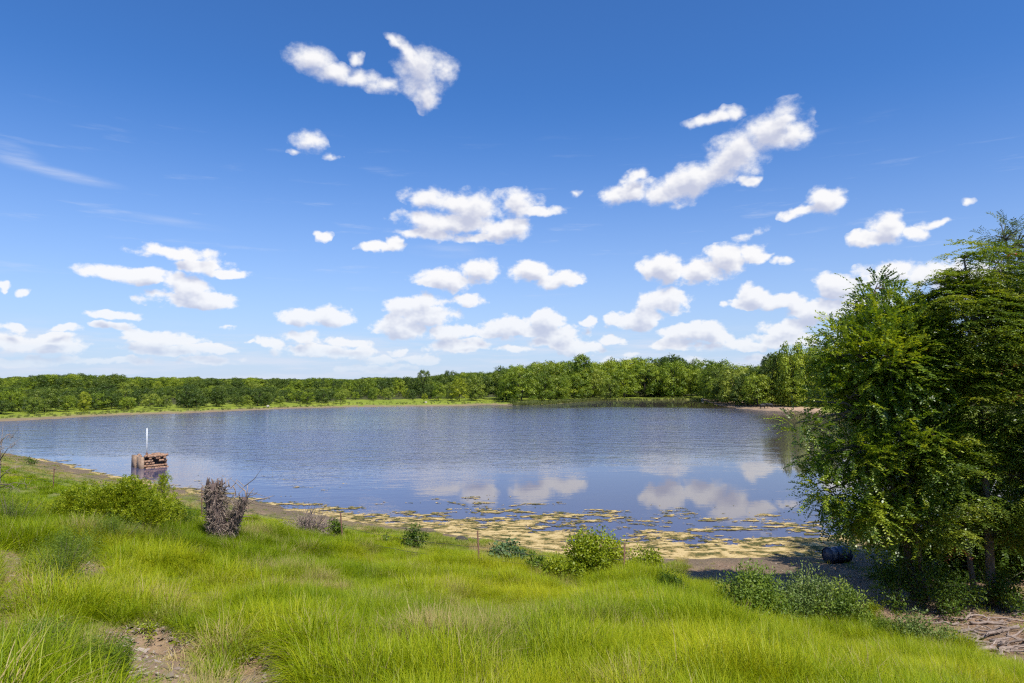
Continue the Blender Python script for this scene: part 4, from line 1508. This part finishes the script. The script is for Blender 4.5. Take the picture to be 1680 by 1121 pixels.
# ------------------------------------------------------------------ shaggy tree stump
def stump():
    g = ground_at(366, 892)
    k = g[1] / FPX
    root = thing('tree_stump', 'broken forked tree stump shaggy with dry vines and dead twigs', 'stump', (g[0], g[1], g[2] - .05))
    u = lambda px: (px - 366) * k
    zz = lambda py: (892 - py) * k * 1.02

    def column(path, r, seed):
        G = Geo()
        n = 15
        pts = np.array([np.interp(np.linspace(0, 1, n), np.linspace(0, 1, len(path)), [q[i] for q in path]) for i in range(3)]).T
        rr = np.interp(np.linspace(0, 1, n), np.linspace(0, 1, len(r)), r)
        G.tube(pts, rr, 16, jitter=.20)
        return G
    main = column([(u(366), 0, -.1), (u(354), .02, zz(850)), (u(348), .0, zz(815)), (u(345), .0, zz(797))], (15 * k, 14 * k, 12 * k, 8 * k), 1)
    right = column([(u(366), .05, zz(878)), (u(384), .05, zz(856)), (u(394), .0, zz(836)), (u(400), .0, zz(818))], (9 * k, 8 * k, 6 * k, 4 * k), 2)
    m = obj('trunk', main.mesh('stump_trunk', M['stump'], True), root)
    obj('fork', right.mesh('stump_fork', M['stump'], True), root)
    # splintered top
    for i in range(9):
        G = Geo()
        x = u(337 + 3.1 * i)
        h = rng.uniform(5, 15) * k
        G.tube([(x, rng.uniform(-.1, .1), zz(803)), (x + rng.uniform(-.03, .03), 0, zz(800) + h * .6), (x + rng.uniform(-.05, .05), 0, zz(800) + h)], (.05, .035, .008), 5, jitter=.2, tone=rng.uniform(.3, 1))
        obj('splinter', G.mesh('stump_splinter', M['stump']), m)
    # hanging vine tangle over the trunk
    G = Geo()
    for i in range(1100):
        q = rng.uniform()
        if q < .7:
            h = rng.uniform(798, 888)
            c, r = np.interp(h, [797, 850, 890], [347, 356, 366]), np.interp(h, [797, 850, 890], [11, 17, 16])
        else:
            h = rng.uniform(822, 885)
            c, r = np.interp(h, [820, 885], [399, 372]), np.interp(h, [820, 885], [5, 10])
        th = rng.uniform(0, 6.28)
        p0 = np.array([u(c + r * math.cos(th)), math.sin(th) * r * k, zz(h)])
        d = np.array([math.cos(th) * .08, math.sin(th) * .08, 0]) + unit(1)[0] * .09
        p0 = p0 * np.array([.9, .9, 1])
        ln = rng.uniform(-.08, .2)
        G.tube([p0, p0 + d - np.array([0, 0, ln * .4]), p0 + d * .6 + unit(1)[0] * .09 - np.array([0, 0, ln])], (.010, .008, .005), 3, tone=rng.uniform(0, .9), cap=False)
    for i in range(70):
        q = rng.uniform(800, 870)
        c = np.interp(q, [797, 850, 890], [347, 356, 366]) if i % 3 else np.interp(q, [820, 885], [399, 372])
        th = rng.uniform(0, 6.28)
        d = np.array([math.cos(th), math.sin(th), rng.uniform(-.2, .9)])
        p0 = np.array([u(c), 0, zz(q)])
        G.tube([p0, p0 + d * .3 + unit(1)[0] * .05, p0 + d * rng.uniform(.4, .62) + unit(1)[0] * .12], (.014, .010, .004), 4, tone=rng.uniform(.2, 1), cap=False)
    obj('vine_tangle', G.mesh('stump_vines', M['vine']), root)
    br = [[(364, 806), (372, 799), (376, 803), (383, 796), (385, 790)], [(366, 808), (369, 800), (368, 787)], [(374, 802), (371, 790)], [(380, 800), (383, 806), (384, 815)],
          [(388, 832), (382, 820), (383, 806)], [(402, 822), (400, 808), (396, 804)], [(402, 822), (404, 797)], [(402, 830), (414, 822), (430, 820), (444, 816)], [(392, 822), (390, 812), (396, 806)],
          [(398, 826), (408, 812), (415, 803)], [(336, 835), (328, 832)], [(336, 812), (330, 800), (325, 797)], [(386, 838), (378, 826), (372, 822)]]
    for path in br:
        G = Geo()
        dy = rng.uniform(-.15, .15)
        pts = [(u(a), dy * i / len(path), zz(b)) for i, (a, b) in enumerate(path)]
        G.tube(pts, np.linspace(.022, .008, len(pts)), 5, tone=rng.uniform(.3, 1), jitter=.1)
        obj('branch', G.mesh('stump_branch', M['deadwood']), root)


stump()


# ------------------------------------------------------------------ barbed wire fence
def fence_point(px, s=11.0):
    yy = np.arange(8, 80, .1)
    xx = (px - CX) / FPX * yy
    d = dist_chain(xx, yy, NEAR)
    k = np.argmax((d < s) & ~inside(xx, yy, POLY))
    return np.array([xx[k], yy[k], float(height(xx[k], yy[k]))])


def fence():
    posts = [(-120, 0, 0), (95, .04, 1.2), (338, -.02, 1.45), (568, -.10, 1.25), (788, -.06, 1.25), (1020, .03, 1.15)]
    pts = [fence_point(p[0]) for p in posts]
    root = thing('wire_fence', 'old barbed wire fence on rusty steel posts across the slope', 'fence', pts[3])
    tops = []
    for (px, lean, h), p in zip(posts, pts):
        h = h or 1.2
        q = p - pts[3]
        top = q + np.array([lean * h, rng.uniform(-.05, .05), h])
        G = Geo()
        ax = (top - q)
        # T section: flange and web
        for (w, d, o) in ((.05, .010, 0), (.010, .045, .025)):
            V = []
            for b in (q - np.array([0, 0, .2]), top):
                for sx, sy in ((-1, -1), (1, -1), (1, 1), (-1, 1)):
                    V.append(b + np.array([sx * w / 2, sy * d / 2 + o, 0]))
            G.add(V, [[0, 1, 5, 4], [1, 2, 6, 5], [2, 3, 7, 6], [3, 0, 4, 7], [4, 5, 6, 7]], None)
        pp = obj('post', G.mesh('fence_post', M['rust']), root)
        tops.append((q, top))
    for f, sag in ((.32, .06), (.60, .05), (.92, .10)):
        for i in range(len(tops) - 1):
            a = tops[i][0] + (tops[i][1] - tops[i][0]) * f
            b = tops[i + 1][0] + (tops[i + 1][1] - tops[i + 1][0]) * f
            G = Geo()
            k = np.linspace(0, 1, 16)
            P = a + (b - a) * k[:, None]
            P[:, 2] -= np.sin(k * np.pi) * sag * (1 + rng.uniform(0, 2)) + rng.normal(0, .008, 16)
            G.tube(P, .006, 4, cap=False)
            L = np.linalg.norm(b - a)
            for t_ in np.arange(.2, L, .35):
                c = np.array([np.interp(t_ / L, k, P[:, j]) for j in range(3)])
                d = unit(1)[0] * .025
                G.tube([c - d, c + d], .0025, 3, cap=False)
            obj('wire', G.mesh('fence_wire', M['wire']), root)


fence()


# ------------------------------------------------------------------ ruined brick intake in the water
def ruin():
    c = on_plane(246, 766)
    root = thing('brick_ruin', 'small ruined brick and concrete box standing in the lake', 'ruin', (c[0], c[1], 0), R(50))
    W = 2.35
    H = 1.15
    G = Geo()
    G.box((0, 0, .25), (W - .7, W - .7, 1.3), tone=0)
    obj('core', G.mesh('ruin_core', M['darkrock']), root)
    # plastered side: two slabs with an open joint
    for y0, y1, h in ((-W / 2 + .02, -.035, H - .10), (.01, W / 2 - .02, H - .04)):
        G = Geo()
        G.box((-W / 2 + .1, (y0 + y1) / 2, h / 2 - .35), (.22, y1 - y0, h + .7), jit=.03)
        obj('slab', G.mesh('ruin_slab', M['concrete']), root)
    rng2 = np.random.default_rng(5)
    z = -.35
    row = 0
    while z < H - .15:
        hh = .22
        n = 8
        for i in range(n):
            x = -W / 2 + .34 + (i + .5 * (row % 2)) * (W - .3) / n
            if x > W / 2 - .05: continue
            if z > .2 and rng2.uniform() < .30: continue
            G = Geo()
            G.box((x, -W / 2 + .12 + rng2.uniform(-.04, .06), z + hh / 2), ((W - .3) / n - .03, rng2.uniform(.22, .32), hh - .03), rng2.uniform(-.06, .06), tone=rng2.uniform(0, 1), jit=.018)
            obj('brick', G.mesh('ruin_brick', M['brick']), root)
        for xw in (W / 2 - .12,):
            for i in range(6):
                y = -W / 2 + .4 + i * (W - .5) / 6
                if z > .4 and rng2.uniform() < .3: continue
                G = Geo()
                G.box((xw, y + .15, z + hh / 2), (.26, (W - .5) / 6 - .03, hh - .03), tone=rng2.uniform(0, 1), jit=.018)
                obj('brick', G.mesh('ruin_brick', M['brick']), root)
        z += hh
        row += 1
    for i in range(26):        # loose bricks along the broken top
        G = Geo()
        x, y = rng2.uniform(-W / 2 + .2, W / 2 - .1), (rng2.uniform(-W / 2, -W / 2 + .35) if i < 16 else rng2.uniform(-.5, W / 2))
        G.box((x, y, H - .06 + rng2.uniform(-.06, .05)), (rng2.uniform(.2, .4), rng2.uniform(.14, .26), rng2.uniform(.09, .2)), rng2.uniform(0, 3), tone=rng2.uniform(.2, 1), jit=.02, tilt=(rng2.uniform(-.3, .3), rng2.uniform(-.3, .3)))
        obj('brick', G.mesh('ruin_brick', M['brick']), root)
    G = Geo()
    G.tube([(-.62, -.75, -.3), (-.62, -.75, H + .25)], .10, 10)
    obj('pole_socket', G.mesh('ruin_socket', M['rust']), root)
    G = Geo()
    G.tube([(-.62, -.75, H - .1), (-.64, -.75, H + 1.2), (-.67, -.75, H + 2.5)], (.045, .045, .042), 10)
    obj('pole', G.mesh('ruin_pole', M['white']), root)


ruin()


# ------------------------------------------------------------------ blue drum lying at the water's edge
def drum():
    g = on_plane(1374, 924, .12)
    z0 = float(height(g[0], g[1]))
    root = thing('drum', 'dark blue drum lying on its side at the shaded water edge', 'drum', (g[0], g[1], max(z0, 0) - .03), R(20))
    r, L = .36, 1.05
    prof = [(-.5, r * .97), (-.49, r), (-.46, r), (-.45, r * .965), (-.18, r * .965), (-.165, r * .995), (-.15, r * .965), (.15, r * .965), (.165, r * .995), (.18, r * .965), (.45, r * .965), (.46, r), (.49, r), (.5, r * .97)]
    G = Geo()
    G.tube([(a * L, 0, r) for a, _ in prof], [b for _, b in prof], 28, cap=False)
    obj('shell', G.mesh('drum_shell', M['drum'], True), root)
    for sg in (-1, 1):
        G = Geo()
        G.tube([(sg * .47 * L, 0, r), (sg * .478 * L, 0, r)], r * .955, 28)
        e = obj('end_plate', G.mesh('drum_end', M['drum']), root)
        for dy, dz, rr in ((.2, .1, .035), (-.2, -.08, .022)):
            B = Geo()
            B.tube([(sg * .478 * L, dy, r + dz), (sg * .50 * L, dy, r + dz)], rr, 12)
            obj('bung', B.mesh('drum_bung', M['drum']), e)


drum()


# ------------------------------------------------------------------ rocks and cattle
def rock(label, p, size, mat, name='rock'):
    n1, n2 = 14, 9
    th, ph = np.meshgrid(np.linspace(0, 2 * np.pi, n1, endpoint=False), np.linspace(.05, np.pi - .05, n2))
    u = np.stack([np.cos(th) * np.sin(ph), np.sin(th) * np.sin(ph), np.cos(ph)], -1)
    s = rng.uniform(0, 50)
    r = .8 + .45 * fbm(u[..., 0] * 1.6 + s, u[..., 1] * 1.6 + u[..., 2] * 1.3, 3, int(s))
    V = (u * r[..., None] * np.array(size) / 2).reshape(-1, 3) + np.array([0, 0, size[2] * .3])
    i, j = np.arange(n2 - 1)[:, None] * n1, np.arange(n1)[None, :]
    q = np.stack([i + j, i + n1 + j, i + n1 + (j + 1) % n1, i + (j + 1) % n1], -1).reshape(-1, 4)
    o = obj(name, mesh_np('rock', V, [q], M[mat], smooth=True), label=label, cat='rock')
    o.location = tuple(p)
    o.rotation_euler.z = rng.uniform(0, 6)


def shore_pt(px, back):
    y = FARY(px) + back
    x = (px - CX) / FPX * y
    return (x, y, max(float(height(x, y)), 0) - .05)


rock('cream white boulder on the far meadow under the dark oaks', shore_pt(441, 8), (1.2, .8, .75), 'rock')
rock('small pale rock on the grass above the sandy shore', shore_pt(699, 16), (1.1, .9, .8), 'rock')
rock('white rock standing at the far water edge by the sandbar', shore_pt(1152, .5), (1.2, 1.0, 1.0), 'rock')
rock('dark wet rock lying on the near bank by the algae', ground_at(757, 889), (.62, .45, .34), 'darkrock')


def cow(label, px, back, rz):
    p = shore_pt(px, back)
    root = thing('cow', label, 'cow', (p[0], p[1], p[2] + .05), rz, 'black cattle behind the sandbar')
    me = bpy.data.meshes.new('cow_body')
    V = [(.0, 0, 1.02), (.55, 0, 1.05), (.85, 0, 1.18), (1.12, 0, 1.36), (1.42, 0, 1.26), (-.5, 0, 1.05), (-.8, 0, 1.08),
         (.52, .2, .8), (.52, .2, .42), (.54, .2, .04), (.52, -.2, .8), (.50, -.2, .42), (.46, -.2, .04),
         (-.62, .2, .82), (-.74, .2, .46), (-.68, .2, .04), (-.62, -.2, .82), (-.72, -.2, .46), (-.76, -.2, .04), (-.94, 0, .98), (-.98, 0, .5)]
    E = [(0, 1), (1, 2), (2, 3), (3, 4), (0, 5), (5, 6), (1, 7), (7, 8), (8, 9), (1, 10), (10, 11), (11, 12), (5, 13), (13, 14), (14, 15), (5, 16), (16, 17), (17, 18), (6, 19), (19, 20)]
    rad = [.38, .36, .24, .17, .09, .35, .24, .14, .075, .06, .14, .075, .06, .17, .08, .06, .17, .08, .06, .04, .03]
    me.from_pydata(V, E, [])
    me.materials.append(M['hide'])
    o = obj('body', me, root)
    o.modifiers.new('skin', 'SKIN')
    for v, r in zip(me.skin_vertices[0].data, rad):
        v.radius = (r, r)
    me.skin_vertices[0].data[0].use_root = True
    o.modifiers.new('sub', 'SUBSURF').levels = 1
    o.modifiers['sub'].render_levels = 1
    for sg in (-1, 1):
        G = Geo()
        G.leaves(np.array([[1.12, sg * .12, 1.46]]), np.array([[-.2, sg * 1.0, .05]]), np.array([[0, 0, 1.0]]), .22, .12, .5)
        G.tube([(1.10, sg * .1, 1.46), (1.08, sg * .22, 1.47)], (.05, .02), 6)
        obj('ear', G.mesh('cow_ear', M['hide']), root)


cow('black cow standing in the shade behind the sandbar, head raised', 1250, 9, R(10))
cow('black cow standing beside the other at the foot of the trees', 1261, 10.5, R(175))


# ------------------------------------------------------------------ dead branches on the bare ground
def litter():
    o_n = 0
    spec = []
    for i in range(34):
        px, py = rng.uniform(1545, 1690), rng.uniform(1008, 1082)
        if py > 1040 + (px - 1500) * .30: continue
        spec.append((px, py))
    lbls = ['thin pale dead branch lying on the bare ground under the trees', 'forked brown dead branch lying on the bare ground under the trees', 'crooked grey dead branch lying on the bare ground under the trees']
    for i, (px, py) in enumerate(spec):
        g = ground_at(px, py)
        kind = i % 3
        L = rng.uniform(.5, 1.7)
        root = thing('dead_branch', ('short ' if L < 1.0 else 'long ') + lbls[kind] + (' behind the log' if py < 1045 else ' near the log'), 'branch', (g[0], g[1], g[2]), group='dead branches on the bare ground')
        a = rng.uniform(-.6, .6) + (math.pi if rng.uniform() < .5 else 0)
        n = 6
        k = np.linspace(-.5, .5, n)
        X, Y = np.cos(a) * k * L, np.sin(a) * k * L
        bend = rng.normal(0, .07, n)
        X, Y = X - np.sin(a) * bend, Y + np.cos(a) * bend
        Z = height(g[0] + X, g[1] + Y) - g[2] + .03 + np.abs(rng.normal(0, .04, n))
        r = rng.uniform(.015, .042) * (1.3 if kind == 1 else 1)
        G = Geo()
        P = np.column_stack([X, Y, Z])
        G.tube(P, np.linspace(r, r * .45, n), 7, tone=(.7, .15, .4)[kind], jitter=.12)
        obj('stem', G.mesh('branch_stem', M['deadwood']), root)
        for j in range(2 if kind == 1 else 1):
            B = Geo()
            q = P[2 + j]
            e = q + np.array([math.cos(a + .7 * (1 - 2 * j)), math.sin(a + .7 * (1 - 2 * j)), .15]) * L * .3
            B.tube([q, (q + e) / 2 + np.array([0, 0, .03]), e], (r * .5, r * .4, r * .2), 5, tone=.5)
            obj('side_twig', B.mesh('branch_twig', M['deadwood']), root)
    # the weathered log
    g = ground_at(1612, 1072)
    root = thing('log', 'weathered pale grey log lying at the edge of the tall grass', 'log', (g[0], g[1], g[2] + .03), R(12))
    G = Geo()
    n = 10
    k = np.linspace(-.5, .5, n)
    zz = np.array([float(height(g[0] + q * 1.7, g[1] + q * .36)) for q in k]) - g[2] + .06
    G.tube(np.column_stack([k * 1.75, rng.normal(0, .015, n), zz]), np.interp(k, [-.5, -.3, .3, .5], [.03, .055, .065, .045]), 12, tone=.45, jitter=.18)
    obj('trunk', G.mesh('log_trunk', M['deadwood']), root)
    for s_ in (-.2, .25):
        B = Geo()
        B.tube([(s_ * 1.7, 0, .08), (s_ * 1.7 + .05, -.12, .2), (s_ * 1.7 + .09, -.15, .27)], (.035, .028, .014), 6, tone=.6)
        obj('branch_stub', B.mesh('log_stub', M['deadwood']), root)
    # chips, leaves and twigs too small to count
    G = Geo()
    m = 3600
    px, py = rng.uniform(1130, 1700, m), rng.uniform(925, 1100, m)
    px, py = np.concatenate([px, rng.uniform(-20, 540, 5200)]), np.concatenate([py, rng.uniform(890, 1125, 5200)])
    ok = bare_mask(px, py) > .5
    px, py = px[ok], py[ok]
    dirs = np.array([ray(a, b) for a, b in zip(px, py)])
    zg = np.full(len(px), 1.2)
    for it in range(10):
        tt = (zg - CAMZ) / dirs[:, 2]
        x, y = dirs[:, 0] * tt, dirs[:, 1] * tt
        zg = height(x, y)
    n = len(x)
    a = rng.uniform(0, 6.28, n)
    D = np.column_stack([np.cos(a), np.sin(a), rng.normal(.05, .15, n)])
    N = np.column_stack([rng.normal(0, .4, n), rng.normal(0, .4, n), np.ones(n)])
    ln = np.where(rng.uniform(size=n) < .4, rng.uniform(.15, .5, n), rng.uniform(.04, .12, n))
    ln = np.where(y < 14, ln * .45, ln)
    wd = np.where(ln > .14, rng.uniform(.012, .03, n), ln * .6)
    G.leaves(np.column_stack([x, y, zg + .015]), D, N, ln, wd, rng.uniform(0, 1, n))
    obj('ground_litter', G.mesh('ground_litter', M['dry']), kind='stuff', label='dry twigs, chips and leaves strewn on the bare ground', cat='litter')


litter()
